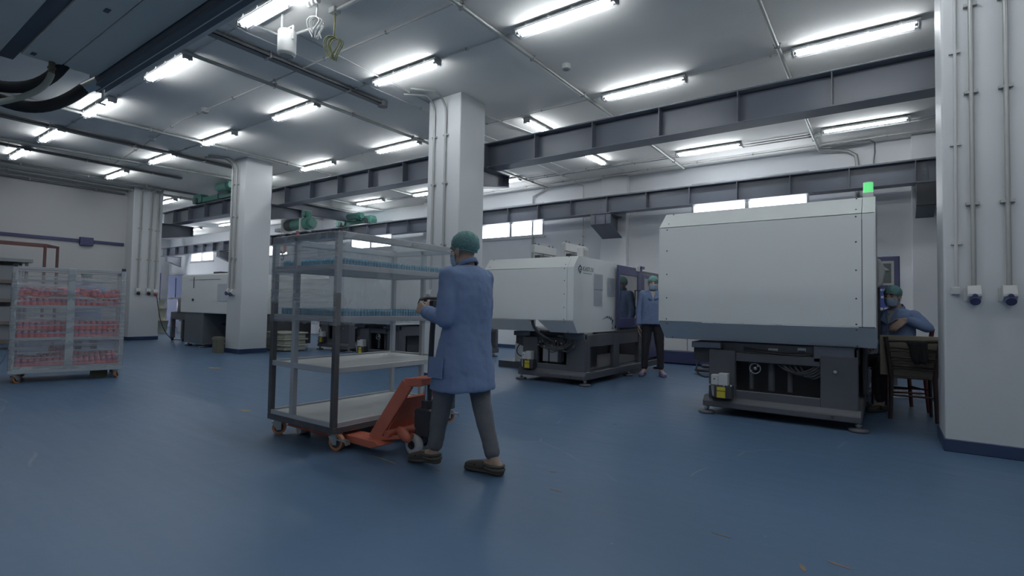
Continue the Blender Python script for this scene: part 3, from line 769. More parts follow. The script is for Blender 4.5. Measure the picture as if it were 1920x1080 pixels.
tl.add([p for r_ in rows for p in r_], [(i * 5 + k, i * 5 + k + 1, i * 5 + k + 6, i * 5 + k + 5) for i in range(9) for k in range(4)], True)
tl.build('film_tail', M['film'], ct)
ct.location = (CRX, CRY, 0); ct.rotation_euler = (0, 0, math.radians(76))
# jars: nearest rows one by one, the rest as one mass per layer
M['jar_red'] = pm('red_jar_plastic', (.88, .12, .11), .4, var=.15, scale=20)
M['jar_lid'] = pm('pink_red_lid', (.88, .26, .26), .4, var=.15, scale=20)
M['jar_band'] = pm('purple_label', (.26, .13, .40), .45)
def jar_mb(mb, x, y, z, n=10):
    mb.m = 0; mb.cyl((x, y, z), (x, y, z + .062), .0335, n)
    mb.m = 2; mb.cyl((x, y, z + .062), (x, y, z + .078), .033, n)
    mb.m = 1; mb.lathe([(.026, z + .078), (.027, z + .10), (.022, z + .108)], (x, y, 0), n)
jar = None
cm = Matrix.Translation((CRX, CRY, 0)) @ Matrix.Rotation(math.radians(76), 4, 'Z')
rnd = random.Random(11)
LAY = [(.21, 'on the bottom shelf', 7, 0), (.605, 'in the lower layer of the middle shelf', 7, 0), (.722, 'in the upper layer of the middle shelf', 7, 0), (1.05, 'in the lower layer of the top shelf', 7, 0), (1.167, 'in the upper layer of the top shelf', 6, 0)]
for li, (z, where, depth, _) in enumerate(LAY):
    rest = MB(); nx_ = 17
    for j in range(depth):
        for i in range(nx_):
            x = -W2 + .09 + (2 * W2 - .18) * i / (nx_ - 1); y = -D2 + .075 + j * .098 * (7 / 7)
            if abs(x) < .05 and j == 0: continue
            if li == 4 and rnd.random() < (.25 if i < 9 else .45): continue
            if li == 0 and j > 1 and rnd.random() < .2: continue
            zz = z + (rnd.uniform(0, .05) if (li == 4 or (li == 0 and j > 1)) else 0) + (.115 if li == 0 and j > 3 and 4 < i < 9 else 0)
            x += rnd.uniform(-.004, .004); y += rnd.uniform(-.004, .004)
            if j < 3:
                if jar is None:
                    mb = MB(); jar_mb(mb, 0, 0, 0); jar = mb.build('red_jar', [M['jar_red'], M['jar_lid'], M['jar_band']]); o = jar
                else:
                    o = jar.copy(); COL.objects.link(o)
                tilt = (rnd.uniform(-.5, .5), rnd.uniform(-.5, .5)) if li == 4 else (0, 0)
                o.matrix_world = cm @ Matrix.Translation((x, y, zz)) @ Matrix.Rotation(tilt[0], 4, 'X') @ Matrix.Rotation(tilt[1], 4, 'Y')
                o['label'] = 'red jar with purple band, front rows ' + where
                o['category'] = 'jar'; o['group'] = 'red jars ' + where
            else:
                jar_mb(rest, x, y, zz, 7)
    o = rest.build('red_jars', [M['jar_red'], M['jar_lid'], M['jar_band']])
    o.matrix_world = cm; o['kind'] = 'stuff'; o['label'] = 'mass of red jars behind the front rows ' + where; o['category'] = 'jars'
CARD = pm('cardboard', (.26, .22, .15), .8)
for z, w in ((.716, 'middle'), (1.161, 'top')):
    o = MB().box(-W2 + .06, -D2 + .05, z - .004, W2 - .06, D2 - .05, z).build('cardboard_sheet', CARD)
    o.matrix_world = cm; o['label'] = 'cardboard layer sheet between the jars on the ' + w + ' shelf of the cart'; o['category'] = 'cardboard sheet'

# ------------------------------------------------------------------ racks by the left wall
RKG = pm('rack_grey_sheet', (.30, .31, .33), .5, var=.08)
RKB = pm('rack_bare_edge', (.22, .18, .15), .6, var=.2)
rk = thing('metal_rack', 'grey sheet metal rack with closed shelves at the left edge', 'rack', (-16.2, 2.4, 0))
for x in (-16.45, -15.92):
    for y in (1.2, 3.22):
        MB().box(x, y, 0, x + .05, y + .05, 2.03).build('post', M['trolley_dark'], rk)
for z in (.18, .60, 1.10, 1.52):
    s_ = MB().box(-16.45, 1.2, z, -15.87, 3.27, z + .03).build('shelf', RKG, rk)
    MB().box(-15.885, 1.2, z - .045, -15.865, 3.27, z + .035).build('shelf_edge', RKB, s_)
MB().box(-16.50, 1.15, 1.96, -15.82, 3.34, 2.04).build('top_shelf', RKG, rk, bevel=.006)
MB().box(-16.47, 1.2, .2, -16.455, 3.26, 1.97).build('back_panel', RKG, rk)
for z in (.26, .66, 1.17, 1.58):
    for y in (1.27, 2.26):
        MB().box(-16.40, y, z - .05, -15.95, y + .95, z + .30).build('storage_bin', RKG, rk, bevel=.01)
RB = pm('red_brown_frame_paint', (.13, .055, .05), .55, var=.2)
fr = thing('frame_rack', 'tall open red-brown steel frame behind the grey rack', 'frame rack', (-16.8, 2.5, 0))
for (x, y) in ((-17.05, 4.02), (-16.52, 3.66), (-17.05, .2), (-16.52, .2)):
    MB().box(x, y, 0, x + .05, y + .05, 2.47).build('post', RB, fr)
b = MB(); b.bar((-17.025, .2, 2.445), (-17.025, 4.06, 2.445), .05, .05).bar((-16.495, .2, 2.445), (-16.495, 3.70, 2.445), .05, .05).bar((-17.025, 4.045, 2.445), (-16.495, 3.685, 2.445), .05, .05)
b.bar((-17.025, 4.045, 1.35), (-16.495, 3.685, 1.35), .04, .04)
b.build('top_frame', RB, fr)
rail = thing('wall_rail', 'dark blue rail fixed along the left wall with a small box', 'rail', (-17.96, 3, 2.76))
MB().box(-18.0, -3.0, 2.72, -17.95, 5.75, 2.80).build('rail_bar', M['blue_paint'], rail, bevel=.004)
MB().box(-18.0, 4.72, 2.64, -17.90, 5.02, 2.86).build('rail_box', M['blue_paint'], rail, bevel=.006)
# ------------------------------------------------------------------ injection moulding machines
M['seam'] = pm('panel_seam_dark', (.10, .11, .12), .6)
M['yellow'] = pm('yellow_label', (.55, .47, .04), .6)
M['whitebox'] = pm('white_box_plastic', (.60, .61, .62), .5)
M['cable'] = pm('dark_cable', (.05, .052, .058), .55)
M['fit'] = pm('bright_fitting', (.55, .56, .56), .3, .6)
M['logo'] = pm('dark_blue_print', (.04, .05, .12), .5)
M['greyprint'] = pm('grey_print', (.22, .24, .24), .5)
M['smoke_glass'] = clear_mat('guard_window', (.55, .57, .62), .42, .03, .10, (.3, .32, .36))

def text_mesh(txt, size, name, mat, parent, loc, rot, depth=.0015):
    cu = bpy.data.curves.new(name, 'FONT'); cu.body = txt; cu.size = size; cu.extrude = depth
    ob = bpy.data.objects.new(name, cu); COL.objects.link(ob)
    dg = bpy.context.evaluated_depsgraph_get(); dg.update()
    me = bpy.data.meshes.new_from_object(ob.evaluated_get(dg))
    bpy.data.objects.remove(ob)
    me.materials.clear(); me.materials.append(mat)
    o = bpy.data.objects.new(name, me); COL.objects.link(o); o.parent = parent
    off = Vector(parent.location); pp = parent.parent
    while pp is not None: off += pp.location; pp = pp.parent
    o.location = Vector(loc) - off; o.rotation_euler = rot
    return o

def foot(x, y, top, parent, r=.088):
    f = MB().lathe([(r * .9, 0), (r, .008), (r, .022), (r * .8, .034), (r * .25, .036), (r * .25, .05)], (x, y, 0), 20).build('levelling_foot', M['base_paint'], parent)
    MB().cyl((x, y, .036), (x, y, top), .016, 10).cyl((x, y, .055), (x, y, .07), .03, 6).build('foot_screw', M['zinc'], f)

def machine(name, label, hx0, hx1, yf, zp0, zp1, ch, zt, zb, yback, bx0, bx1, by0, by1, group=None, flags=()):
    r = thing(name, label, 'machine', ((bx0 + bx1) / 2, by0 + .5, 0), group)
    # sheet-metal housing over the moving end: front panel, two slanted panels, sides, top
    t = .02; e = .004
    MB().box(hx0 + e, yf, zp0 + e, hx1 - .105, yf + t, zp1 - e).build('front_panel', M['white_paint'], r, bevel=.003)
    MB().box(hx1 - .10, yf, zp0 + e, hx1 - e, yf + t, zp1 - e).build('front_panel', M['white_paint'], r, bevel=.003)
    for (xa, xb) in ((hx0 + e, hx1 - .105), (hx1 - .10, hx1 - e)):
        MB().prism([(yf, zp1 + e), (yf + ch, zt), (yf + ch + .02, zt - .01), (yf + t, zp1 + e)], 'x', xa, xb).build('top_slant_panel', M['white_paint'], r)
    segs = [(hx0 + e, hx1 - e)]
    if 'notch' in flags: segs = [(hx0 + e, -4.47), (-4.27, hx1 - e)]
    for k, (xa, xb) in enumerate(segs):
        p = MB()
        if 'notch' in flags:
            sl = .14
            a0, a1 = xa, xb
            l0 = xa if k == 0 else xa + 0; r0 = xb
            # corners at the top edge (z=zp0) and bottom edge shifted sideways at the notch
            tl_, tr_, bl_, br_ = xa, xb, (xa if k == 0 else xa + sl), (xb + sl if k == 0 else xb)
            q = [(tl_, yf, zp0 - e), (tr_, yf, zp0 - e), (br_, yf + ch, zb), (bl_, yf + ch, zb)]
            q2 = [(x, y + .02, z + .008) for x, y, z in q]
            p.add(q + q2, [(0, 1, 2, 3), (7, 6, 5, 4), (0, 4, 5, 1), (1, 5, 6, 2), (2, 6, 7, 3), (3, 7, 4, 0)])
        else:
            p.prism([(yf, zp0 - e), (yf + ch, zb), (yf + ch + .02, zb + .01), (yf + t, zp0 - e)], 'x', xa, xb)
        p.build('bottom_slant_panel', M['grey_paint'], r)
    side = [(yf, zp0), (yf, zp1), (yf + ch, zt), (yback, zt), (yback, zb), (yf + ch, zb)]
    MB().prism(side, 'x', hx1 - .004, hx1 + .004).build('side_panel', M['white_paint'], r)
    MB().prism(side, 'x', hx0 - .004, hx0 + .004).build('side_panel', M['white_paint'], r)
    MB().box(hx0 + .005, yf + ch + .02, zt - .015, hx1 - .005, yback, zt).build('top_panel', M['white_paint'], r)
    MB().box(hx0 + .03, yf + ch + .03, zb, hx1 - .03, yback, zb + .02).build('underside', M['base_paint'], r)
    MB().box(hx0 + .01, yf + .03, zp0 + .05, hx1 - .01, yf + .05, zp1 - .05).build('inner_liner', M['seam'], r)
    sc = MB()
    hgt = zp1 - zp0
    for x in (hx0 + .09, hx1 - .15):
        for f_ in (.025, .25, .5, .75, .975): sc.sph((x, yf - .001, zp0 + hgt * f_), (.008, .005, .008), 8, 6)
        for f_ in (.25, .95): sc.sph((x, yf + ch * f_ - .002, zp1 + (zt - zp1) * f_), (.008, .006, .008), 8, 6)
        for f_ in (.12, .92): sc.sph((x, yf + ch * f_ - .002, zp0 - (zp0 - zb) * f_), (.008, .006, .008), 8, 6)
    o = sc.build('panel_screws', M['seam'], r); o['kind'] = 'stuff'
    # heavy base frame
    bp = M['base_paint']; zo0, zo1 = .285, .60
    xo0, xo1 = bx0 + .28, bx1 - .32
    b = MB()
    b.box(bx0, by0, .19, xo0, by0 + .06, zb - .10).box(xo1, by0, .19, bx1, by0 + .06, zb - .10).box(xo0, by0, .19, xo1, by0 + .06, zo0).box(xo0, by0 + .02, zo1, xo1, by0 + .06, zo1 + .09)
    b.build('front_plate', bp, r, bevel=.006)
    MB().prism([(by0 - .06, .085), (by0 - .06, .15), (by0 - .005, .20), (by0 + .12, .20), (by0 + .12, .085)], 'x', bx0 - .05, bx1 + .03).build('bottom_rail', bp, r, bevel=.008)
    MB().prism([(bx0 - .05, .085), (bx0 - .05, .15), (bx0, .20), (bx0 + .12, .20), (bx0 + .12, .085)], 'y', by0 + .12, by1).build('bottom_rail', bp, r, bevel=.006)
    MB().box(bx1 - .10, by0 + .12, .085, bx1 + .03, by1, .19).build('bottom_rail', bp, r, bevel=.006)
    MB().box(bx0, by0 + .06, .19, bx0 + .03, by1, zb - .03).build('side_plate', bp, r)
    ys = [by0 + .06]; n = 3
    seg = (by1 - by0 - .06) / n
    for i in range(n + 1):
        y = by0 + .06 + seg * i
        MB().box(bx1 - .07, y - (.0 if i == 0 else .09), .19, bx1, min(y + .12, by1), zb - .03).build('side_post', bp, r, bevel=.004)
    MB().box(bx1 - .07, by0 + .06, zb - .22, bx1 - .01, by1, zb - .03).build('side_beam', bp, r, bevel=.004)
    MB().box(bx0 + .03, by1 - .05, .19, bx1 - .07, by1, zb - .03).build('rear_plate', bp, r)
    MB().box(bx0 + .03, by0 + .06, .20, bx1 - .07, by1 - .05, .225).build('drip_tray', bp, r)
    MB().box(bx0 + .2, by0 + .45, .225, bx1 - .25, by0 + .9, zb - .03).build('inner_frame', bp, r)
    for x in (bx0 - .02, bx1 + .0):
        for y in (by0 + .0, (by0 + by1) / 2, by1 - .15): foot(x, y, .088, r)
    # ram housing and parts between the frame and the hood
    MB().box(bx0 + .08, by0 + .10, zo1 + .05, bx1 - .08, by0 + .40, zb - .01).build('ram_block', bp, r, bevel=.01)
    MB().box(bx1 - .38, by0 + .02, zb - .17, bx1 - .03, by0 + .3, zb - .005).build('terminal_cover', M['steel_grey'], r, bevel=.006)
    MB().prism([(bx0 - .20, zb - .02), (bx0 + .12, zb - .02), (bx0 + .12, zb - .09), (bx0 - .20, zb - .09)], 'y', by0 + .02, by0 + .4).build('support_ledge', M['steel_grey'], r, bevel=.006)
    MB().prism([(bx0 - .19, zb - .09), (bx0 + .02, zb - .09), (bx0 + .02, zb - .20), (bx0 - .06, zb - .26), (bx0 - .19, zb - .22)], 'y', by0 + .08, by0 + .4).build('side_box', M['black'], r)
    for k, (px_, w_) in enumerate(((.42, .05), (.62, .07), (.80, .05))):
        MB().cyl((bx0 + px_, by0 + .14, .30), (bx0 + px_, by0 + .14, zb - .05), w_ / 2, 12).build('cylinder', bp, r)
    for (dx, dz, w) in ((.60, -.07, .09), (.63, -.16, .10), (.88, -.05, .075)):
        m_ = MB().box(bx0 + dx, by0 + .075, zb + dz - .025, bx0 + dx + w, by0 + .10, zb + dz + .012).build('terminal_block', M['whitebox'], r)
        MB().box(bx0 + dx + .005, by0 + .07, zb + dz - .028, bx0 + dx + w - .005, by0 + .085, zb + dz - .012).build('terminal_strip', M['blue_paint'], m_)
    rn = random.Random(len(name) + int(bx0 * 10))
    for k in range(5):
        x0_ = bx0 + .62 + .06 * k; x1_ = bx1 - .30 + .03 * k
        MB().tube(bez((x0_, by0 + .09, zb - .12), (x0_ + .12, by0 + .03, zb - .34 - .03 * k), (x1_ - .15, by0 + .02, zb - .36), (x1_, by0 + .05, zb - .14), 10), .010 + .004 * (k % 2), 7).build('hose', M['cable'], r)
    for k in range(3):
        MB().tube(bez((bx0 + .35, by0 + .09, zb - .06 - .03 * k), (bx0 + .6, by0 + .06, zb - .1), (bx1 - .7, by0 + .06, zb - .08 - .05 * k), (bx1 - .4, by0 + .09, zb - .10), 8), .008, 6).build('hose', M['cable'], r)
    MB().tube(bez((bx0 - .08, by0 + .1, zb - .2), (bx0 - .22, by0 + .05, zb - .3), (bx0 - .14, by0 + .02, zb - .45), (bx0 - .01, by0 + .06, zb - .42), 8), .010, 6).build('hose', M['cable'], r)
    g = MB()
    g.tube([(bx0 + .47 + .055 * math.cos(a), by0 + .07, .53 + .055 * math.sin(a)) for a in [i * .52 for i in range(12)]], .006, 6, closed=True)
    g.sph((bx0 + .47, by0 + .08, .53), .02).sph((bx0 + .50, by0 + .06, .56), .012).sph((bx0 + .43, by0 + .06, .50), .012)
    g.build('manifold', M['fit'], r)
    MB().cyl((bx1 - .19, by0 - .02, .565), (bx1 - .19, by0 + .02, .565), .016, 12).build('grease_nipple', M['fit'], r)
    MB().cyl((bx1 - .21, by0 - .066, .125), (bx1 - .21, by0 - .05, .125), .017, 12).build('rail_bolt', M['black'], r)
    # oil box with yellow label and two white boxes on the base
    bn = MB().box(bx0 + .03, by0 - .11, .195, bx0 + .27, by0 - .005, .335).build('oil_box', M['black'], r, bevel=.006)
    y_ = by0 - .116
    MB().box(bx0 + .115, y_, .20, bx0 + .205, y_ + .005, .27).build('yellow_label', M['yellow'], bn)
    MB().box(bx0 + .115, y_, .278, bx0 + .205, y_ + .005, .318).build('yellow_label', M['yellow'], bn)
    MB().box(bx0 + .05, by0 - .10, .335, bx0 + .125, by0 - .01, .445).build('white_box', M['whitebox'], r, bevel=.005)
    MB().box(bx0 + .128, by0 - .105, .335, bx0 + .225, by0 - .01, .465).build('white_box', M['whitebox'], r, bevel=.005)
    MB().cyl((bx0 + .085, by0 - .104, .40), (bx0 + .085, by0 - .098, .40), .008, 8).build('box_button', M['black'], bn)
    for k in range(3):
        MB().tube([(bx0 + .06 + .012 * k, by0 - .115, .33), (bx0 + .065 + .01 * k, by0 - .12, .27), (bx0 + .075 + .004 * k, by0 - .115, .215)], .004, 5).build('clear_tube', M['fit'], bn)
    for k in range(4):
        MB().sph((bx0 + .04 + .075 * k, by0 - .115, .335 + .006 * (k % 2)), .011, 8, 6).build('fitting', M['fit'], bn)
    return r

mA = machine('moulding_machine', 'large white moulding machine with green beacon beside the seated worker', -2.135, -.065, 5.95, 1.02, 2.105, .24, 2.30, .815, 7.7, -1.62, -.21, 6.14, 9.8)
mB = machine('moulding_machine', 'white moulding machine with printed logo and plastic paper sleeves on its side', -5.32, -3.67, 6.68, .965, 1.75, .14, 1.925, .785, 8.24, -4.74, -3.62, 6.98, 10.2, flags=('notch',))
mC = machine('moulding_machine', 'white moulding machine seen through the film behind the shelf trolley', -9.15, -7.30, 6.45, .965, 1.75, .14, 1.92, .785, 8.0, -8.48, -7.36, 6.72, 9.8)
mD = machine('moulding_machine', 'moulding machine half hidden by the second pillar, its base seen between trolley posts', -12.2, -10.35, 7.65, .965, 1.75, .14, 1.92, .785, 9.2, -11.55, -10.43, 7.95, 10.6)
# --- front machine extras
bc = MB().box(-.165, 6.20, 2.30, -.075, 6.29, 2.35).build('beacon_base', M['pvc'], mA, bevel=.006)
MB().cyl((-.12, 6.245, 2.35), (-.12, 6.245, 2.45), .042, 20).build('beacon_lens', pm('green_lit_lens', (.05, .5, .12), .3, emit=(.16, .80, .28), estr=.75), mA)
MB().cyl((-.12, 6.245, 2.45), (-.12, 6.245, 2.455), .043, 20).build('beacon_cap', M['pvc'], bc)
MB().box(-.12, 7.72, .85, -.08, 9.6, 2.15).build('guard_door', M['blue_paint'], mA, bevel=.01)
MB().box(-.20, 7.0, .25, -.16, 9.2, .8).build('side_guard', M['base_paint'], mA, bevel=.01)
hm = MB().prism([(-.06, 1.80), (-.03, 1.78), (.02, 1.66), (-.01, 1.50), (-.06, 1.46)], 'y', 7.40, 7.75).build('control_panel', M['pvc'], mA, bevel=.01)
MB().prism([(.0, 1.655), (.055, 1.655), (.0, 1.70)], 'y', 7.42, 7.73).build('panel_hood', M['pvc'], hm)
MB().box(-.10, 7.45, 1.35, -.065, 7.65, 1.75).box(-.10, 7.5, .85, -.035, 7.6, 1.46).build('panel_arm', M['black'], mA)
# --- logo machine extras
XS = -3.664
lg = MB()
def ring(mb, cy, cz, a, b, th, k0=0, k1=24, n=24):
    vs = []; fs = []
    for k in range(k0, k1 + 1):
        t_ = 2 * math.pi * k / n
        for s_ in (1, 1 - th):
            for dx in (0, .004): vs.append((XS + dx, cy + a * s_ * math.cos(t_), cz + b * s_ * math.sin(t_)))
    m_ = k1 - k0
    for i in range(m_):
        o = i * 4
        fs += [(o, o + 4, o + 6, o + 2), (o + 1, o + 3, o + 7, o + 5), (o, o + 1, o + 5, o + 4), (o + 2, o + 6, o + 7, o + 3)]
    mb.add(vs, fs)
ring(lg, 6.87, 1.735, .058, .046, .30, 1, 20)
lg.add([(XS, 6.845, 1.775), (XS, 6.895, 1.775), (XS, 6.87, 1.80), (XS + .004, 6.845, 1.775), (XS + .004, 6.895, 1.775), (XS + .004, 6.87, 1.80)], [(0, 2, 1), (3, 4, 5), (0, 1, 4, 3), (1, 2, 5, 4), (2, 0, 3, 5)])
lg.add([(XS, 6.85, 1.685), (XS, 6.89, 1.685), (XS, 6.87, 1.667), (XS + .004, 6.85, 1.685), (XS + .004, 6.89, 1.685), (XS + .004, 6.87, 1.667)], [(0, 1, 2), (3, 5, 4), (0, 3, 4, 1), (1, 4, 5, 2), (2, 5, 3, 0)])
lg.box(XS, 6.86, 1.722, XS + .004, 6.925, 1.738)
lgo = lg.build('logo_emblem', M['logo'], mB)
text_mesh('KAITUX', .098, 'logo_text', M['greyprint'], mB, (XS + .001, 6.958, 1.712), (math.pi / 2, 0, math.pi / 2))
for k in range(10):
    pass
b = MB()
for k in range(9): b.box(XS, 6.97 + .032 * k, 1.676, XS + .003, 6.992 + .032 * k, 1.686)
o = b.build('logo_fine_print', M['greyprint'], mB); o['kind'] = 'stuff'
dots = [(7.665, .985, .016), (7.715, 1.002, .022), (7.775, 1.015, .030), (7.835, 1.018, .036), (7.895, 1.010, .042), (7.962, .992, .046), (8.025, .955, .050), (8.135, .852, .052)]
for (y, z, s_) in dots:
    MB().loft([((XS, y, z), (0, s_ * .42, 0), (0, 0, s_ * .55)), ((XS + .003, y, z), (0, s_ * .42, 0), (0, 0, s_ * .55))], 12).build('arc_mark', M['logo'], mB)
text_mesh('2', .15, 'side_number', M['greyprint'], mB, (XS + .001, 7.985, .825), (math.pi / 2, 0, math.pi / 2))
for (y0, y1, z0, z1) in ((7.335, 7.61, 1.455, 1.68), (7.335, 7.60, 1.215, 1.44), (7.82, 8.06, 1.37, 1.645)):
    s_ = MB().box(XS, y0, z0, XS + .006, y1, z1).build('paper_sheet', pm('paper', (.60, .62, .68), .7), mB)
    MB().box(XS + .007, y0 - .015, z0 - .015, XS + .010, y1 + .015, z1 + .015).build('clear_sleeve', M['sleeve'], s_)
dr = MB()
X_ = -3.62
dr.box(X_, 8.07, .84, X_ + .04, 8.13, 1.885).box(X_, 8.90, .84, X_ + .04, 9.10, 1.885).box(X_, 8.13, 1.73, X_ + .04, 8.90, 1.885).box(X_, 8.13, .84, X_ + .04, 8.90, 1.0)
dr.build('guard_door', M['blue_paint'], mB, bevel=.005)
MB().box(X_ + .022, 8.13, 1.0, X_ + .032, 8.90, 1.73).build('guard_window', M['smoke_glass'], mB)
MB().box(X_ - .03, 9.12, .84, X_ + .035, 9.9, 1.80).build('guard_door', M['blue_paint'], mB, bevel=.005)
MB().box(X_ + .036, 9.2, 1.30, X_ + .040, 9.8, 1.72).build('guard_window', M['smoke_glass'], mB)
MB().box(X_ - .5, 8.26, .80, X_ - .02, 10.1, 1.86).build('mould_area', M['seam'], mB)
hd = MB()
for y in (8.92, 9.20):
    hd.tube([(X_ + .04, y, 1.49), (X_ + .085, y, 1.49), (X_ + .085, y, 1.18), (X_ + .04, y, 1.18)], .011, 8)
hd.tube([(X_ + .085, 8.92, 1.49), (X_ + .085, 9.20, 1.49)], .011, 8).tube([(X_ + .085, 8.92, 1.18), (X_ + .085, 9.20, 1.18)], .011, 8)
hd.build('door_handle', M['black'], mB)
MB().box(X_ - .02, 8.80, 1.83, X_ + .06, 8.95, 1.92).build('door_switch', M['pvc'], mB, bevel=.006)
MB().box(X_, 8.97, 1.88, X_ + .08, 9.12, 1.93).build('door_roller', M['blue_paint'], mB, bevel=.006)
MB().box(X_ - .04, 9.2, .25, X_ - .0, 10.1, .8).build('side_guard', M['blue_paint'], mB)
MB().tube(bez((-4.42, 6.76, .95), (-4.40, 6.72, .80), (-4.25, 6.80, .72), (-4.12, 6.93, .62), 8), .022, 8).build('hose', M['cable'], mB)
for k in range(5):
    MB().tube(bez((-4.35 + .03 * k, 6.92, .70), (-4.25, 6.86, .52 - .03 * k), (-3.95, 6.86, .50), (-3.82, 6.95, .68 - .02 * k), 8), .009, 6).build('hose', M['cable'], mB)
rn = random.Random(4)
for k in range(9):
    x0_ = -4.42 + .05 * k; z0_ = .70 - .015 * (k % 4)
    MB().tube(bez((x0_, 6.90 + .01 * (k % 3), z0_), (x0_ + .06, 6.86, .50 - rn.uniform(0, .1)), (x0_ + .22, 6.86, .50 - rn.uniform(0, .08)), (x0_ + .30, 6.92, z0_ - .03), 9), .007, 6).build('hose', M['cable'], mB)
for k in range(10):
    MB().sph((-4.40 + .045 * k, 6.88 + rn.uniform(0, .03), .60 + rn.uniform(-.05, .06)), .012, 8, 6).build('fitting', M['fit'], mB)
MB().box(-4.44, 7.10, .30, -4.16, 7.30, .56).build('cabinet', M['whitebox'], mB, bevel=.006)
# frames standing on the logo machine: two ejector robots and a small box
for (x, y, z0) in ((-4.98, 7.55, 1.925), (-4.36, 7.55, 1.925)):
    g = thing('top_manifold', ('left' if x < -4.6 else 'right') + ' one of two grey frames with hoses on top of the logo machine', 'frame', (x, y, z0))
    MB().box(x - .02, y, z0 + .18, x + .06, y + .75, z0 + .32).build('beam', M['pipe'], g, bevel=.006)
    for yy in (y + .05, y + .35, y + .70):
        MB().cyl((x + .02, yy, z0), (x + .02, yy, z0 + .18), .014, 8).build('leg', M['pipe'], g)
    MB().box(x - .04, y + .15, z0 + .04, x + .08, y + .6, z0 + .15).build('valve_block', M['black'], g, bevel=.01)
    for yy in (y + .08, y + .2, y + .55, y + .68):
        MB().cyl((x + .02, yy, z0 + .32), (x + .02, yy, z0 + .355), .014, 8).build('knob', M['steel_grey'], g)
mbx = thing('switch_box', 'small pale box standing on the front corner of the logo machine', 'box', (-3.75, 7.2, 1.925))
MB().box(-3.82, 7.05, 1.925, -3.71, 7.22, 2.08).build('body', M['whitebox'], mbx, bevel=.008)
MB().box(-3.712, 7.08, 1.95, -3.704, 7.19, 2.04).build('cover', M['pipe'], mbx)

# --- dark-based machine at the far left
fm = thing('moulding_machine', 'white machine on a charcoal cabinet base left of the second pillar', 'machine', (-14.0, 7, 0))
MB().prism([(6.15, .86), (6.15, 1.825), (6.22, 1.845), (8.5, 1.845), (8.5, .86)], 'x', -15.1, -12.45).build('housing', M['white_paint'], fm, bevel=.012)
DG = pm('slate_cabinet_paint', (.13, .145, .165), .5, var=.06)
MB().box(-14.88, 6.17, .09, -13.84, 8.4, .858).build('base_cabinet', DG, fm, bevel=.008)
MB().box(-13.83, 6.9, .09, -12.5, 8.3, .855).build('base_body', M['base_paint'], fm, bevel=.008)
MB().box(-13.838, 6.62, .55, -13.825, 6.86, .60).build('vent_slot', M['black'], fm)
MB().box(-14.392, 6.142, 1.49, -14.365, 6.15, 1.77).build('door_slot', M['black'], fm)
MB().box(-14.44, 6.135, 1.16, -14.36, 6.15, 1.22).build('lock', M['black'], fm, bevel=.004)
s_ = MB().box(-13.12, 6.14, 1.17, -12.56, 6.148, 1.58).build('paper_sheet', pm('paper_two', (.55, .58, .62), .6), fm)
MB().box(-13.7, 6.3, 1.845, -13.35, 6.6, 1.90).box(-13.3, 6.4, 1.845, -12.8, 6.9, 1.87).build('top_hatch', M['black'], fm, bevel=.008)
MB().box(-14.6, 6.14, 1.70, -13.0, 6.149, 1.703).build('panel_seam', M['seam'], fm)
for x, y in ((-14.8, 6.25), (-13.95, 6.25), (-13.9, 7.3), (-14.8, 8.2), (-12.7, 8.1), (-13.3, 7.0)): foot(x, y, .095, fm, .09)
tk = thing('hopper_tank', 'steel drum hopper on dark legs left of the charcoal-based machine', 'tank', (-16.4, 7.0, 0))
MB().lathe([(.40, .84), (.42, .86), (.42, 1.20), (.40, 1.22)], (-16.3, 7.0, 0), 28).build('drum', pm('brushed_steel', (.35, .35, .34), .4, .6), tk)
MB().box(-17.0, 6.6, 1.215, -15.6, 7.4, 1.245).cyl((-17.1, 6.65, 1.23), (-16.9, 6.65, 1.23), .03, 10).build('drum_lid', M['pvc'], tk)
MB().box(-16.95, 6.65, .62, -15.7, 7.35, .84).build('stand_frame', M['base_paint'], tk, bevel=.01)
for x, y in ((-16.9, 6.7), (-16.2, 6.7), (-16.9, 7.3), (-15.8, 7.3)):
    l_ = MB().box(x - .05, y - .05, .09, x + .05, y + .05, .64).build('leg', M['base_paint'], tk)
    MB().cyl((x, y - .02, .045), (x, y + .02, .045), .045, 14).box(x - .03, y - .03, .05, x + .03, y + .03, .09).build('wheel', M['rubber'], l_)
MB().box(-16.2, 6.8, .18, -15.75, 7.2, .62).build('motor_box', M['black'], tk)
for k in range(3):
    MB().sph((-16.35 + .2 * k, 6.75, 1.275), (.05, .05, .035)).build('fitting', M['fit'], tk)

# ------------------------------------------------------------------ back room bits
bd = thing('blue_cabinet', 'blue framed cabinet with pale panels behind the steel drum hopper', 'cabinet', (-24.9, 10.4, 0))
MB().box(-25.9, 10.0, 0, -23.9, 10.8, 2.27).build('body', pm('mid_blue_paint', (.035, .075, .26), .7), bd, bevel=.01)
for xa, xb in ((-25.8, -25.1), (-24.98, -24.5)):
    MB().box(xa, 9.985, 1.28, xb, 10.0, 2.15).build('window', pm('pale_blue_panel', (.05, .10, .30), .75), bd)
MB().box(-24.42, 9.98, 1.28, -24.2, 10.0, 2.12).build('bright_strip', M['board'], bd)
dl = thing('blue_door', 'tall blue door leaf at the far left beyond the pilaster', 'door', (-30, 11.03, 0))
MB().box(-30.5, 11.0, 0, -29.46, 11.06, 2.54).build('leaf', M['blue_paint'], dl, bevel=.006)
MB().box(-29.6, 10.97, 1.0, -29.52, 11.0, 1.12).build('handle', M['chrome'], dl)
BUC = pm('cream_bucket', (.50, .49, .40), .5)
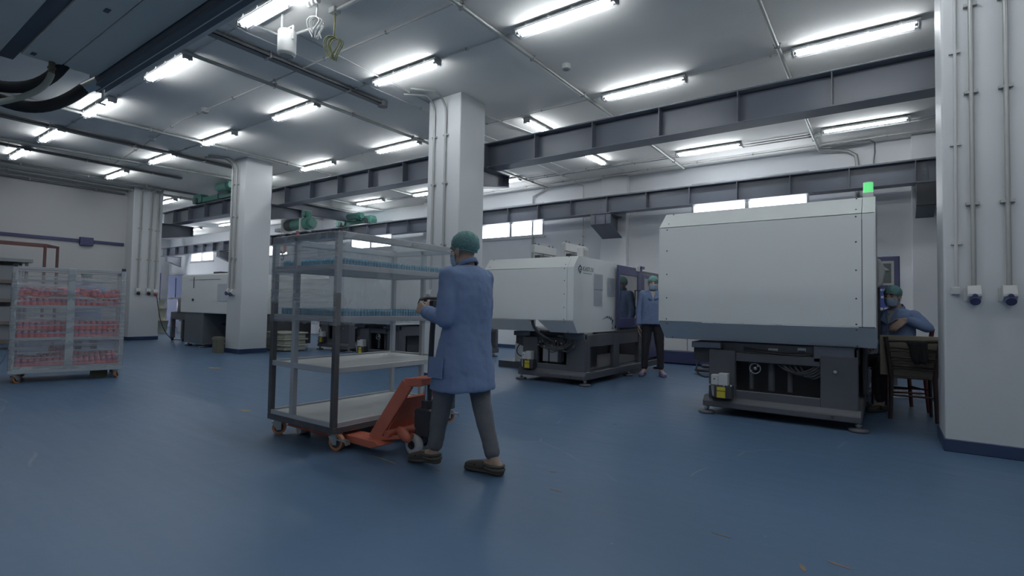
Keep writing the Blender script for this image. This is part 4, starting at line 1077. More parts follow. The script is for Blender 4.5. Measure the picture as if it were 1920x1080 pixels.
for (x, y, z, r, h, lb) in ((-21.2, 8.0, .0, .24, .45, 'cream bucket standing on the floor by the pilaster, lowest of the pile'), (-21.3, 8.0, .452, .21, .43, 'white bucket in the middle of the pile by the pilaster'), (-21.38, 8.0, .884, .17, .29, 'cream bucket topmost of the pile by the pilaster')):
    bk = thing('bucket', lb, 'bucket', (x, y, z))
    MB().lathe([(r * .78, z), (r, z + h - .02), (r * 1.06, z + h - .02), (r * 1.06, z + h)], (x, y, 0), 22).build('body', BUC, bk)
    MB().tube([(x + r * math.cos(a), y - r * .3 * math.sin(a) - .02, z + h - .05 - r * .6 * math.sin(a)) for a in [math.pi * i / 8 for i in range(9)]], .005, 5).build('handle', M['zinc'], bk)
ctn = thing('carton', 'white printed carton beside the bucket pile by the pilaster', 'carton', (-20.6, 8.8, 0))
MB().box(-21.1, 8.5, 0, -20.35, 9.0, .74).build('box', M['whitebox'], ctn, bevel=.006)
MB().box(-20.9, 8.49, .42, -20.5, 8.5, .70).build('blue_print', pm('carton_print', (.12, .2, .45), .6), ctn)
MB().box(-21.05, 8.49, .6, -20.92, 8.5, .70).build('red_print', M['orange'], ctn)
cr_ = thing('crate', 'low cream crate stack beyond the second pillar, seen through the trolley', 'crate', (-11.9, 7.3, 0))
for k in range(3):
    MB().box(-12.36, 6.95, .02 + .145 * k, -11.50, 7.5, .15 + .145 * k).build('crate_layer', BUC, cr_, bevel=.012)
    MB().box(-12.40, 6.91, .125 + .145 * k, -11.46, 7.54, .16 + .145 * k).build('crate_rim', BUC, cr_, bevel=.006)
cb = thing('small_bin', 'small khaki box on the floor at the foot of the second pillar', 'box', (-12.4, 5.75, 0))
MB().box(-12.36, 5.72, 0, -12.14, 5.88, .36).build('body', pm('khaki_box', (.16, .16, .12), .7), cb, bevel=.006)
MB().box(-12.37, 5.71, .30, -12.13, 5.89, .33).build('lid', pm('khaki_lid', (.19, .19, .14), .7), cb)
rc = thing('red_canister', 'red container and pale box on the floor behind the logo machine', 'canister', (-5.6, 8.3, 0))
MB().box(-5.75, 8.2, .12, -5.5, 8.5, .50).build('pale_box', M['whitebox'], rc, bevel=.006)
MB().box(-5.48, 8.22, .12, -5.25, 8.48, .52).build('body', RED, rc, bevel=.02)
MB().box(-6.1, 8.15, .0, -5.2, 8.6, .12).build('plinth', M['base_paint'], rc)
lv = thing('storage_cabinet', 'pale and blue low cabinet against the back wall between the two front machines', 'cabinet', (-2.4, 11.0, 0))
MB().box(-4.0, 11.2, .28, -1.7, 11.9, .95).build('upper_panel', M['grey_paint'], lv, bevel=.01)
MB().box(-4.0, 11.15, .02, -1.7, 11.9, .28).build('plinth', M['blue_paint'], lv, bevel=.01)
for x in (-3.4, -2.85, -2.3): MB().box(x - .004, 11.19, .3, x + .004, 11.2, .94).build('panel_joint', M['seam'], lv)
hs = thing('hose_bundle', 'coiled dark hoses on the floor near the standing worker', 'hose', (-2.6, 9.8, 0))
MB().tube([(-2.6 + .28 * math.cos(a) + .02 * a, 9.8 + .2 * math.sin(a), .03 + .012 * a) for a in [i * .5 for i in range(30)]], .03, 7).build('coil', M['cable'], hs)
MB().box(-2.4, 9.95, .0, -1.9, 10.2, .12).build('pallet_board', CARD, hs, bevel=.006)

# control console behind the seated worker
cc = thing('control_console', 'blue control console with screen and keypad behind the seated worker', 'console', (.02, 10.6, 0))
MB().box(-.35, 10.55, .8, .215, 10.75, 2.10).build('cabinet', M['blue_paint'], cc, bevel=.012)
MB().box(-.25, 10.54, 1.62, .14, 10.552, 2.02).build('bezel', M['pipe'], cc, bevel=.004)
MB().box(-.21, 10.53, 1.66, .10, 10.542, 1.98).build('screen', pm('dark_screen', (.10, .12, .12), .2), cc)
MB().box(-.25, 10.54, 1.05, .14, 10.552, 1.58).build('keypad_plate', pm('keypad_blue', (.06, .10, .36), .4), cc)
for i in range(8):
    MB().box(-.235 + i * .046, 10.53, 1.53, -.20 + i * .046, 10.541, 1.56).build('key', M['pvc'], cc)
for (i, j) in ((0, 1), (1, 0), (1, 2), (2, 1), (1, 1)):
    MB().box(-.04 + i * .055, 10.53, 1.36 + j * .05, -.005 + i * .055, 10.541, 1.395 + j * .05).build('key', M['pvc'], cc)
for i in range(6):
    for j in range(3):
        MB().box(-.235 + i * .06, 10.53, 1.09 + j * .06, -.19 + i * .06, 10.541, 1.135 + j * .06).build('key', M['pvc'], cc)
MB().box(-.3, 10.6, 0, .17, 10.75, .8).build('pedestal', M['base_paint'], cc)

# ------------------------------------------------------------------ pillar sockets with conduits
def socket(x, yf, z, label, s=1.0, ztop=CZ - .02, red=False, bend=None, facex=None):
    t = thing('power_socket', label, 'power socket', (x, yf, z))
    if bend: pts = bend
    else: pts = [(x, yf - .03, z + .04), (x, yf - .03, ztop)]
    MB().tube(pts, .017, 10).build('conduit', M['pipe'], t)
    for zz in (z + .75, z + 1.7, z + 2.45):
        if zz < ztop: MB().box(x - .045, yf - .04, zz - .012, x + .045, yf, zz + .012).build('saddle', M['pipe'], t)
    MB().prism([(yf, z + .06), (yf - .05, z + .06), (yf - .085, z - .01), (yf - .085, z - .03), (yf - .03, z - .075), (yf, z - .075)], 'x', x - .045 * s, x + .045 * s).build('body', M['pvc'], t, bevel=.004)
    MB().box(x - .065 * s, yf - .012, z - .07, x - .04 * s, yf, z + .04).build('flange', M['pvc'], t)
    MB().cyl((x, yf - .05, z - .045), (x, yf - .105, z - .075), .034, 18).build('cap', RED if red else M['blue_paint'], t)
    MB().cyl((x, yf - .06, z - .02), (x, yf - .11, z - .03), .018, 12).build('cap_knob', RED if red else M['blue_paint'], t)
    return t
socket(.612, 5.80, 1.34, 'grey power socket with blue cap on the right pillar, the left one of two')
socket(.828, 5.80, 1.34, 'grey power socket with blue cap on the right pillar, close to the frame edge')
jb = thing('wall_switch', 'small white wall box under a thin pipe on the right pillar', 'switch', (.494, 5.8, 1.36))
MB().tube([(.50, 5.782, 1.39), (.515, 5.782, CZ - .02)], .012, 8).build('conduit', M['pvc'], jb)
MB().box(.465, 5.765, 1.325, .527, 5.80, 1.39).build('box', M['pvc'], jb, bevel=.006)
for zz in (1.75, 2.6, 3.4): MB().box(.47, 5.775, zz, .545, 5.80, zz + .02).build('saddle', M['pvc'], jb)
def bendpts(x, yf, z, back=.55, r=.22):
    P = [(x, yf - .03, z + .04), (x, yf - .03, CZ - .03 - r)]
    for i in range(1, 7):
        a = math.pi / 2 * i / 6
        P.append((x - .0 * a, yf - .03 - r * (1 - math.cos(a)), CZ - .03 - r + r * math.sin(a)))
    P.append((x - .25, yf - .03 - r - back, CZ - .03)); return P
socket(-5.74, 5.90, 1.34, 'power socket low on the middle pillar behind the trolley, left conduit', bend=bendpts(-5.74, 5.9, 1.34, .2))
socket(-5.50, 5.90, 1.34, 'power socket low on the middle pillar behind the trolley, right conduit', bend=bendpts(-5.50, 5.9, 1.34, .25, .26))
socket(-12.15, 5.97, 1.40, 'power socket on the second pillar, left of the pair', bend=bendpts(-12.15, 5.97, 1.40, .3))
socket(-11.97, 5.97, 1.38, 'power socket on the second pillar, right of the pair', bend=bendpts(-11.97, 5.97, 1.38, .3))
def socket_x(xf, y, z, label, red=False):
    t = thing('power_socket', label, 'power socket', (xf, y, z))
    MB().tube([(xf + .03, y, z + .05), (xf + .03, y, CZ - .25), (xf + .08, y, CZ - .1), (xf + .3, y, CZ - .04)], .022, 8).build('conduit', M['pipe'], t)
    for zz in (z + .9, z + 1.8): MB().box(xf, y - .05, zz, xf + .05, y + .05, zz + .025).build('saddle', M['pipe'], t)
    MB().prism([(xf, z + .08), (xf + .06, z + .08), (xf + .10, z), (xf + .05, z - .09), (xf, z - .09)], 'y', y - .055, y + .055).build('body', M['pvc'], t, bevel=.004)
    MB().cyl((xf + .05, y, z - .05), (xf + .12, y, z - .085), .042, 16).build('cap', RED if red else M['black'], t)
    return t
def prism_fix(): pass
socket_x(-17.52, 5.98, 1.42, 'power socket on the left pilaster, first from the left')
socket_x(-17.52, 6.24, 1.42, 'power socket on the left pilaster, middle of three')
sx_ = socket_x(-17.52, 6.42, 1.40, 'red-capped power socket on the left pilaster with a hanging cable', True)
hc = MB().tube(bez((-17.40, 6.43, 1.33), (-17.36, 6.5, .9), (-17.34, 6.5, .3), (-17.0, 6.75, .015), 12) + [Vector((-16.7, 6.9, .015))], .012, 7).build('power_cable', M['cable'])
hc['label'] = 'black cable hanging from the red-capped socket down to the floor'; hc['category'] = 'cable'

# ------------------------------------------------------------------ overhead air unit with insulated hoses
DK = pm('dark_channel_paint', (.12, .125, .14), .5)
AP = pm('air_unit_grey_green', (.87, .78, .66), .45, var=.05, scale=2)
AP2 = pm('air_unit_grey', (.85, .78, .69), .45, var=.05, scale=2)
au = thing('air_unit', 'big grey box hanging overhead at the top left with hoses at its end', 'air unit', (-2.5, 1.0, 3.0))
MB().box(-4.745, .885, 2.80, .6, 1.095, 2.83).build('bottom_panel', AP, au, bevel=.003)
MB().box(-4.745, 1.100, 2.80, .6, 1.300, 2.83).build('bottom_panel', AP, au, bevel=.003)
MB().box(-4.70, .83, 2.83, .6, 1.30, 3.45).build('casing', AP, au, bevel=.006)
MB().box(-4.95, .80, 2.815, .6, .882, 2.845).build('dark_seal', DK, au)
MB().box(-4.95, .3, 2.80, .6, .795, 3.4).build('side_casing', AP, au, bevel=.004)
ch_ = MB(); ch_.box(-4.92, 1.305, 2.745, .6, 1.40, 2.765).box(-4.92, 1.305, 2.765, .6, 1.325, 2.90).box(-4.92, 1.385, 2.765, .6, 1.40, 2.90)
ch_.build('channel_rail', DK, au, bevel=.003)
MB().box(-4.93, 1.352, 2.742, .6, 1.357, 2.746).build('rail_lip', AP2, au)
MB().box(-4.77, 1.41, 2.80, -2.62, 1.478, 3.1).build('side_panel', AP2, au, bevel=.004)
MB().box(-4.9, 1.39, 2.77, -4.6, 1.42, 2.80).build('flange', DK, au)
for x, y in ((-3.60, 1.02), (-4.66, .93)):
    MB().box(x - .025, y - .012, 2.795, x + .025, y + .012, 2.80).build('panel_clip', DK, au)
for x in (-4.5, -2.6, -.5):
    for y in (.6, 1.2): MB().cyl((x, y, 3.4), (x, y, CZ), .008, 8).build('hanger_rod', M['pipe'], au)
HOSE = pm('black_foam_insulation', (.03, .03, .032), .85)
MB().tube(bez((-4.70, 1.12, 2.86), (-4.95, 1.05, 2.60), (-5.1, .85, 2.55), (-5.25, .3, 2.78), 16), .040, 12).build('insulated_hose', HOSE, au)
MB().tube(bez((-4.86, 1.28, 2.75), (-4.95, 1.12, 2.52), (-5.0, .92, 2.40), (-5.05, .62, 2.66), 16) , .040, 12).build('insulated_hose', HOSE, au)
MB().cyl((-4.78, 1.33, 2.79), (-4.87, 1.27, 2.735), .043, 14).build('hose_ferrule', M['zinc'], au)
MB().cyl((-4.74, 1.36, 2.82), (-4.79, 1.325, 2.785), .03, 6).build('brass_nut', pm('brass', (.35, .28, .12), .4, .8), au)
MB().tube([(-4.80, 1.36, 2.74), (-4.80, 1.36, 2.66), (-4.84, 1.35, 2.64), (-4.78, 1.37, 2.62)], .01, 6).build('bracket_hook', M['zinc'], au)
MB().cyl((-4.72, 1.04, 2.80), (-4.72, 1.04, 2.715), .018, 10).cyl((-4.72, 1.04, 2.765), (-4.72, 1.04, 2.75), .024, 10).build('drain_fitting', pm('brass_two', (.20, .17, .12), .5, .6), au)
MB().tube(bez((-4.72, 1.04, 2.72), (-4.72, 1.02, 2.60), (-4.78, .95, 2.52), (-4.90, .70, 2.42), 12) + [Vector((-5.0, .45, 2.38))], .020, 10).build('drain_hose', pm('cream_hose', (.42, .43, .36), .5), au)

# ------------------------------------------------------------------ white speaker, cable coils and boxes on the ceiling
sp = thing('ceiling_speaker', 'white cylinder hanging beside the brightest lamp on a thin frame', 'speaker', (-5.5, 3.25, 4.2))
MB().lathe([(.07, 3.90), (.095, 3.915), (.098, 3.93), (.098, 4.16), (.09, 4.175), (.03, 4.18)], (-5.40, 3.17, 0), 28).build('body', M['pvc'], sp)
MB().cyl((-5.40, 3.17, 3.895), (-5.40, 3.17, 3.905), .075, 24).build('grille', M['pipe'], sp)
b = MB()
b.box(-5.42, 3.16, 4.18, -5.38, 3.18, 4.20).box(-5.52, 3.162, 4.0, -5.505, 3.178, 4.41).box(-5.295, 3.162, 4.06, -5.28, 3.178, 4.2).box(-5.52, 3.162, 4.2, -5.28, 3.178, 4.212)
b.build('yoke', M['pvc'], sp)
MB().tube([(-5.30, 3.10, 4.39), (-5.95, 3.10, 4.39), (-5.95, 3.45, 4.39), (-5.30, 3.55, 4.39)], .018, 8).build('frame_pipe', M['pvc'], sp)
for (x, y, z, rr_, mt_, lb, ht) in ((-4.98, 3.25, 4.13, .10, M['pvc'], 'coil of white cable hanging from the ceiling near the white speaker', .33), (-4.93, 3.44, 3.97, .11, pm('yellow_green_wire', (.24, .25, .12), .6), 'coil of yellow-green wire hanging from a small white ceiling box', .43)):
    c = thing('cable_coil', lb, 'cable coil', (x, y, z))
    rnd = random.Random(int(x * 100))
    for k in range(5):
        a0 = rnd.uniform(-.22, .22); sx = rnd.uniform(.6, 1)
        R_ = Matrix.Rotation(a0, 3, 'Z')
        pts = [Vector((x, y, z)) + R_ @ Vector((rr_ * sx * math.cos(t), .03 * math.sin(2 * t) + .02 * (k - 2), rr_ * 1.1 * math.sin(t))) for t in [2 * math.pi * i / 16 for i in range(16)]]
        MB().tube(pts, .006, 6, closed=True).build('cable_loop', mt_, c)
    MB().tube([(x, y, z + rr_), (x + .01, y, z + ht)], .009, 6).build('cable_tail', mt_, c)
    MB().tube([(x + .06, y, z - rr_ * .6), (x + .10, y, z - rr_ * 1.5)], .005, 5).build('cable_end', mt_, c)
for (x, y, lb, L_) in ((-4.93, 3.44, 'small white ceiling box with a short pipe, above the yellow-green coil', .62), (-4.97, 3.2, 'white connectors at the lamp end above the white coil', .0)):
    jb = thing('ceiling_box', lb, 'junction box', (x, y, 4.4))
    if L_:
        MB().box(x - .05, y - .05, CZ - .06, x + .05, y + .05, CZ - .001).build('box', M['pvc'], jb, bevel=.008)
        MB().tube([(x + .05, y, CZ - .03), (x + L_, y, CZ - .03), (x + L_ + .05, y - .05, CZ - .03), (x + L_ + .05, y - .5, CZ - .03)], .018, 8).build('pipe', M['pvc'], jb)
    else:
        for k in range(3): MB().cyl((x - .08 + .07 * k, y, CZ - .045), (x - .05 + .07 * k, y, CZ - .045), .03, 10).build('connector', M['pvc'], jb)
for (x, y, lb) in ((-9.35, 4.06, 'round junction box on the thin conduit above the shelf cart'), (-11.9, 4.2, 'small round junction box on the ceiling at the far left'), (-3.45, 6.0, 'small dark ceiling detector right of the middle pillar')):
    j = thing('ceiling_box', lb, 'junction box', (x, y, 4.38))
    MB().cyl((x, y, CZ - .07), (x, y, CZ - .001), .06, 14).build('body', M['pvc'], j)
    MB().cyl((x, y, CZ - .08), (x, y, CZ - .07), .04, 12).build('cover', M['pipe'], j)

# ------------------------------------------------------------------ tape scraps and chips on the floor
TAPE = pm('worn_yellow_tape', (.34, .27, .12), .7, var=.3, scale=20)
RUST = pm('orange_floor_chip', (.24, .175, .13), .8, var=.3, scale=20)
rnd = random.Random(5)
for (x, y, l_, w_, a, mt_) in ((-5.53, 2.92, .13, .07, .4, TAPE), (-5.26, 4.255, .20, .09, -.3, TAPE), (-9.48, 4.44, .35, .12, .2, TAPE), (-.306, 2.724, .022, .07, .3, RUST), (-.18, 2.86, .11, .018, -.25, RUST),
                          (-1.69, 2.89, .10, .015, 0, RUST), (-.69, 2.855, .10, .014, -.1, RUST), (-3.05, 2.66, .35, .012, -.1, TAPE), (-2.55, 2.72, .05, .02, .2, RUST), (-2.2, 4.9, .05, .03, .1, RUST), (-1.9, 3.2, .04, .02, .5, RUST)):
    n = 10; P_ = []
    for k in range(n):
        t = 2 * math.pi * k / n; rr_ = rnd.uniform(.75, 1.15)
        P_.append((x + math.cos(a) * l_ / 2 * rr_ * math.cos(t) - math.sin(a) * w_ / 2 * rr_ * math.sin(t), y + math.sin(a) * l_ / 2 * rr_ * math.cos(t) + math.cos(a) * w_ / 2 * rr_ * math.sin(t)))
    MB().prism(P_, 'z', 0.0002, .0018).build('tape_scrap', mt_, floor)

# ------------------------------------------------------------------ chairs, board and cloth at the right
WOODC = pm('dark_brown_chair_paint', (.05, .032, .03), .4, var=.2)
def chair(name, label, x, y, rz, seat_mat, back_mat, hgt=.90):
    """origin at the middle of the seat on the floor, backrest at -y"""
    c = thing(name, label, 'chair', (0, 0, 0))
    w = .19; d = .20
    for sx in (-1, 1):
        MB().tube([(sx * (w + .012), -d - .035, .0), (sx * w, -d, .45), (sx * (w + .026), -d - .03, .70), (sx * (w + .05), -d - .06, hgt)], [.02, .024, .025, .024], 8).build('rear_leg', back_mat, c)
        MB().tube([(sx * w, d, 0), (sx * (w - .01), d - .01, .44)], [.015, .02], 8).build('front_leg', back_mat, c)
        MB().tube([(sx * w, -d, .22), (sx * (w - .005), d, .22)], .011, 6).build('stretcher', back_mat, c)
    MB().tube([(-w, d, .30), (w, d, .30)], .011, 6).build('stretcher', back_mat, c)
    MB().tube([(-w, -d - .01, .26), (w, -d - .01, .26)], .011, 6).build('stretcher', back_mat, c)
    MB().prism([(-.20, .445), (.22, .445), (.225, .455), (.21, .468), (-.20, .464)], 'x', -.205, .205).build('seat', seat_mat, c, bevel=.012, seg=2)
    for k, z in enumerate((.555, .585, .645, .675, .745, .775, .86)):
        yb = -d - .012 - .05 * (z - .5) / .4
        MB().tube([(-w - .03, yb, z + (.008 if k % 2 else -.004)), (-w * .5, yb - .018, z + .004), (0, yb - .025, z), (w * .5, yb - .018, z - .004), (w + .03, yb, z + (-.006 if k % 2 else .006))], .017 if k == 6 else .011, 6).build('back_slat', back_mat, c)
    c.location = (x, y, 0); c.rotation_euler = (0, 0, rz)
    return c
chair('ladder_chair', 'dark ladder-back chair with a beige board on its seat beside the right pillar', .245, 7.40, .03, WOODC, WOODC)
REDC = pm('dark_red_chair_paint', (.13, .03, .03), .45, var=.15)
chair('chair', 'dark red chair the masked worker sits on, behind the board', .13, 7.98, math.radians(112), REDC, REDC, .99)
bo = MB().prism([(7.238, .47), (7.256, .47), (7.228, .915), (7.21, .915)], 'x', -.04, .51).build('board', pm('beige_board', (.34, .31, .235), .6, var=.06, scale=3), bevel=.003)
bo['label'] = 'large beige board propped against the back of the ladder-back chair'; bo['category'] = 'board'
cl = MB(); rnd = random.Random(8)
grid = []
for i in range(9):
    for j in range(7):
        u = i / 8; v = j / 6
        wv = .085 * (1 - .35 * v) if v < .9 else .04
        grid.append((.285 + .03 * v + (u - .5) * 2 * wv + rnd.uniform(-.006, .006), 7.105 - .022 * math.sin(u * 9) * (1 - .3 * v) - .012 + rnd.uniform(-.004, .004), .862 - .24 * v + rnd.uniform(-.012, .012)))
cl.add(grid, [(i * 7 + j, i * 7 + j + 1, (i + 1) * 7 + j + 1, (i + 1) * 7 + j) for i in range(8) for j in range(6)], True)
o = cl.build('cloth', pm('black_cloth', (.02, .02, .023), .9)); o['label'] = 'black cloth hung over the slats of the ladder-back chair'; o['category'] = 'cloth'
so = o.modifiers.new('thick', 'SOLIDIFY'); so.thickness = .02; so.offset = 0
pb = MB(); rnd = random.Random(9); g = []
for i in range(9):
    for j in range(9):
        g.append((-.2 + .09 * i * .9 + rnd.uniform(-.03, .03), 8.9 + .12 * j * .7 + rnd.uniform(-.03, .03), .01 + rnd.uniform(0, .12) * (0 if i in (0, 8) or j in (0, 8) else 1)))
pb.add(g, [(i * 9 + j, (i + 1) * 9 + j, (i + 1) * 9 + j + 1, i * 9 + j + 1) for i in range(8) for j in range(8)], True)
o = pb.build('plastic_bag', M['sleeve']); o['label'] = 'crumpled white plastic sheet on the floor behind the chairs'; o['category'] = 'plastic sheet'
# ------------------------------------------------------------------ people
SKIN = pm('skin', (.44, .31, .24), .55, var=.06, scale=30)
COAT = pm('blue_work_coat', (.195, .275, .46), .85, var=.07, scale=5, bump=.25, bscale=14)
COAT_D = pm('blue_coat_trim', (.165, .24, .41), .85, var=.07)
JEANS = pm('grey_jeans', (.15, .155, .17), .85, var=.15, scale=14, bump=.3, bscale=22)
DARKT = pm('dark_trousers', (.035, .035, .042), .85, var=.15, scale=14, bump=.3, bscale=22)
CAPM = pm('green_hair_net', (.17, .34, .33), .8, var=.16, scale=45, bump=.5, bscale=90)
MASK = pm('pale_blue_face_mask', (.34, .45, .58), .8, var=.06)
SHOE = pm('olive_black_clog', (.075, .07, .06), .6, var=.15)
SHOE_L = pm('lavender_clog', (.26, .22, .36), .6, var=.1)
SHIRT = pm('pale_undershirt', (.46, .45, .43), .85)
HAIR = pm('black_hair', (.02, .018, .016), .7, var=.2, scale=60)
EYEW = pm('eye_white', (.34, .34, .33), .3)
EYEB = pm('dark_iris', (.02, .015, .012), .2)
WRINK = bpy.data.textures.new('cloth_wrinkles', 'CLOUDS'); WRINK.noise_scale = .13; WRINK.noise_depth = 2

def blob(mb, name, mat, parent, voxel=.008, smooth=4, wrinkle=0.0):
    o = mb.build(name, mat, parent)
    r = o.modifiers.new('remesh', 'REMESH'); r.mode = 'VOXEL'; r.voxel_size = voxel; r.use_smooth_shade = True
    s = o.modifiers.new('smooth', 'SMOOTH'); s.factor = .5; s.iterations = smooth
    if wrinkle:
        d = o.modifiers.new('wrinkle', 'DISPLACE'); d.texture = WRINK; d.strength = wrinkle; d.mid_level = .5; d.texture_coords = 'LOCAL'
    return o

def basis(f, up=(0, 0, 1)):
    f = Vector(f).normalized(); u = Vector(up); l = u.cross(f).normalized(); u = f.cross(l).normalized()
    return Matrix((f, l, u)).transposed()      # columns: forward, left, up

def head_blob(mb, c, R, neck_to, s=1.0):
    c = Vector(c); T = lambda x, y, z: c + R @ (Vector((x, y, z)) * s)
    E = lambda p, r: mb.sph(T(*p), tuple(k * s for k in r), 16, 12, R)
    E((-.012, 0, .030), (.096, .076, .094)); E((.018, 0, -.030), (.078, .063, .098)); E((.050, 0, -.102), (.036, .042, .030))
    mb.caps(T(.086, 0, .012), T(.106, 0, -.030), .010 * s, .015 * s, 8)
    for sy in (-1, 1):
        E((.074, sy * .030, .026), (.020, .026, .010)); E((.060, sy * .046, -.030), (.026, .020, .024))
        E((-.006, sy * .078, -.012), (.022, .010, .033)); E((.012, sy * .052, -.075), (.04, .014, .03))
        E((.096, sy * .011, -.036), (.012, .009, .009))
    E((.084, 0, -.064), (.014, .024, .007)); E((.082, 0, -.076), (.014, .021, .008))
    mb.caps(T(-.022, 0, -.055), neck_to, .056 * s, .062 * s, 14)

def head_parts(root, c, R, s=1.0, mask=True, seed=1, eyes=True, cap_tilt=.0):
    c = Vector(c); T = lambda x, y, z: c + R @ (Vector((x, y, z)) * s)
    rnd = random.Random(seed)
    # hair net: puffy, gathered rim
    b = MB(); nu, nv = 40, 14; vs = []
    for j in range(nv + 1):
        th = math.radians(3 + 114 * j / nv)
        for i in range(nu):
            ph = 2 * math.pi * i / nu
            front = math.cos(ph)
            t2 = th * (1 - .24 * max(0, front) + .13 * max(0, -front) ** 2) if j > 3 else th
            puff = 1.0 + rnd.uniform(-.022, .022) + (.03 * math.sin(ph * 9 + j) if 2 < j < nv - 1 else 0)
            if j >= nv - 1: puff *= .965
            vs.append(T(-.018 + .112 * puff * math.sin(t2) * math.cos(ph), (.090 * puff) * math.sin(t2) * math.sin(ph), .040 + .102 * puff * math.cos(t2)))
    fs = [(j * nu + i, j * nu + (i + 1) % nu, (j + 1) * nu + (i + 1) % nu, (j + 1) * nu + i) for j in range(nv) for i in range(nu)]
    fs.append(tuple(range(nu)))
    b.add(vs, fs, True)
    cap = b.build('hair_net', CAPM, root)
    sm = cap.modifiers.new('thick', 'SOLIDIFY'); sm.thickness = .004
    rim = [vs[nv * nu + i] for i in range(nu)]
    MB().tube(rim, .0055 * s, 6, closed=True).build('elastic_band', CAPM, cap)
    if mask:
        b = MB(); nu, nv = 16, 8; vs = []
        for j in range(nv + 1):
            v = j / nv
            for i in range(nu + 1):
                a = math.radians(-78 + 156 * i / nu)
                zz = -.018 - .098 * v
                rx = .104 * (1 - .32 * max(0, v - .55)) + (.004 if j % 2 else 0) + .014 * math.exp(-(a * 3) ** 2) * (1 - v)
                ry = .074 * (1 - .30 * max(0, v - .5))
                sh = .008 * (1 - math.cos(a)) * (1 if v < .5 else -1)
                vs.append(T(.006 + rx * math.cos(a) , ry * math.sin(a) * 1.02, zz - sh))
        b.add(vs, [(j * (nu + 1) + i, j * (nu + 1) + i + 1, (j + 1) * (nu + 1) + i + 1, (j + 1) * (nu + 1) + i) for j in range(nv) for i in range(nu)], True)
        m = b.build('face_mask', MASK, root)
        so = m.modifiers.new('thick', 'SOLIDIFY'); so.thickness = .003
        for sy in (-1, 1):
            MB().tube([T(.03, sy * .072, -.035), T(.0, sy * .083, -.0), T(-.022, sy * .088, .012), T(-.026, sy * .086, -.03), T(.02, sy * .072, -.095)], .002, 5).build('ear_loop', EYEW, m)
    if eyes:
        for sy in (-1, 1):
            e = MB().sph(T(.080, sy * .031, .004), (.009 * s, .0135 * s, .0060 * s), 12, 8, R).build('eye', EYEW, root)
            MB().sph(T(.0865, sy * .031, .004), (.004 * s, .0065 * s, .0058 * s), 10, 6, R).build('iris', EYEB, e)
            MB().tube([T(.086, sy * .014, .026), T(.092, sy * .03, .031), T(.078, sy * .05, .026)], .005 * s, 6).build('eyebrow', HAIR, root)
    return cap

def hand(mb, wrist, fwd, palm, thumb, curl=(.3, .35, .3), s=1.0):
    """fwd: towards the fingers, palm: direction the palm faces, thumb: side the thumb is on"""
    f = Vector(fwd).normalized(); p = Vector(palm); p = (p - f * p.dot(f)).normalized(); t = f.cross(p)
    if t.dot(Vector(thumb)) < 0: t = -t
    w = Vector(wrist)
    for i in range(4):
        lat = (.030 - .020 * i) * s
        k = w + f * (.092 - .004 * abs(i - 1.2)) * s + t * lat
        mb.caps(w + f * .012 * s + t * lat * .55, k, .0155 * s, .0115 * s, 8)
        L_ = (.041, .046, .043, .033)[i] * s; d = f.copy(); q = k; an = 0
        for sgm, (ln, r0, r1) in enumerate(((1, .0095, .0088), (.62, .0088, .0082), (.5, .0080, .0068))):
            an += curl[sgm]
            d = f * math.cos(an) + p * math.sin(an)
            e = q + d * L_ * ln
            mb.caps(q, e, r0 * s, r1 * s, 8); q = e
    b = w + f * .020 * s + t * .026 * s + p * .006 * s
    d1 = (f * .6 + t * .75 + p * .25).normalized(); m_ = b + d1 * .042 * s
    mb.caps(b, m_, .0145 * s, .0105 * s, 8)
    d2 = (f * .75 + t * .25 + p * (.3 + curl[0] * .5)).normalized(); e = m_ + d2 * .032 * s
    mb.caps(m_, e, .0100 * s, .0090 * s, 8)
    d3 = (f * .7 - t * .05 + p * (.4 + curl[0])).normalized()
    mb.caps(e, e + d3 * .024 * s, .0088 * s, .0070 * s, 8)

def clog(root, heel, toe, mat, raise_heel=0.0, name='shoe'):
    heel = Vector(heel); toe = Vector(toe); L_ = (toe - heel).length; f = (toe - heel).normalized(); l = Vector((-f.y, f.x, 0)).normalized(); u = f.cross(l)
    if u.z < 0: u = -u
    P = lambda a, b, c: heel + f * (a * L_) + l * b + u * c
    b = MB(); rings = []
    for a, w, h in ((0, .012, .012), (.02, .028, .024), (.10, .036, .026), (.35, .034, .022), (.55, .043, .022), (.75, .050, .022), (.90, .045, .024), (.975, .030, .026), (1.0, .010, .018)):
        rings.append((P(a, 0, .016), l * w, u * h * .62))
    b.loft(rings, 18, 3.0)
    so = b.build(name, mat, root)
    b = MB(); rings = []
    for a, w, h, z in ((.33, .034, .020, .060), (.42, .036, .032, .056), (.55, .041, .036, .048), (.75, .047, .030, .040), (.90, .042, .024, .036), (.97, .026, .018, .032), (.995, .008, .008, .028)):
        rings.append((P(a, 0, z), l * w, u * h))
    b.loft(rings, 18, 2.4)
    b.build('shoe_upper', mat, so)
    b = MB()
    b.tube([P(.42, .036, .062), P(.22, .040, .060), P(.03, .026, .062), P(-.005, 0, .063), P(.03, -.026, .062), P(.22, -.040, .060), P(.42, -.036, .062)], .011, 8)
    b.tube([P(.40, .036, .045), P(.2, .037, .036), P(.03, .026, .036), P(.0, 0, .036), P(.03, -.026, .036), P(.2, -.037, .036), P(.40, -.036, .045)], .014, 8)
    b.build('heel_strap', mat, so)
    for k in range(3):
        for sy in (-1, 1):
            MB().sph(P(.66 + .10 * k, sy * (.043 - .004 * k), .052 - .004 * k), .007, 8, 6).build('vent_hole', HAIR, so)
    return so

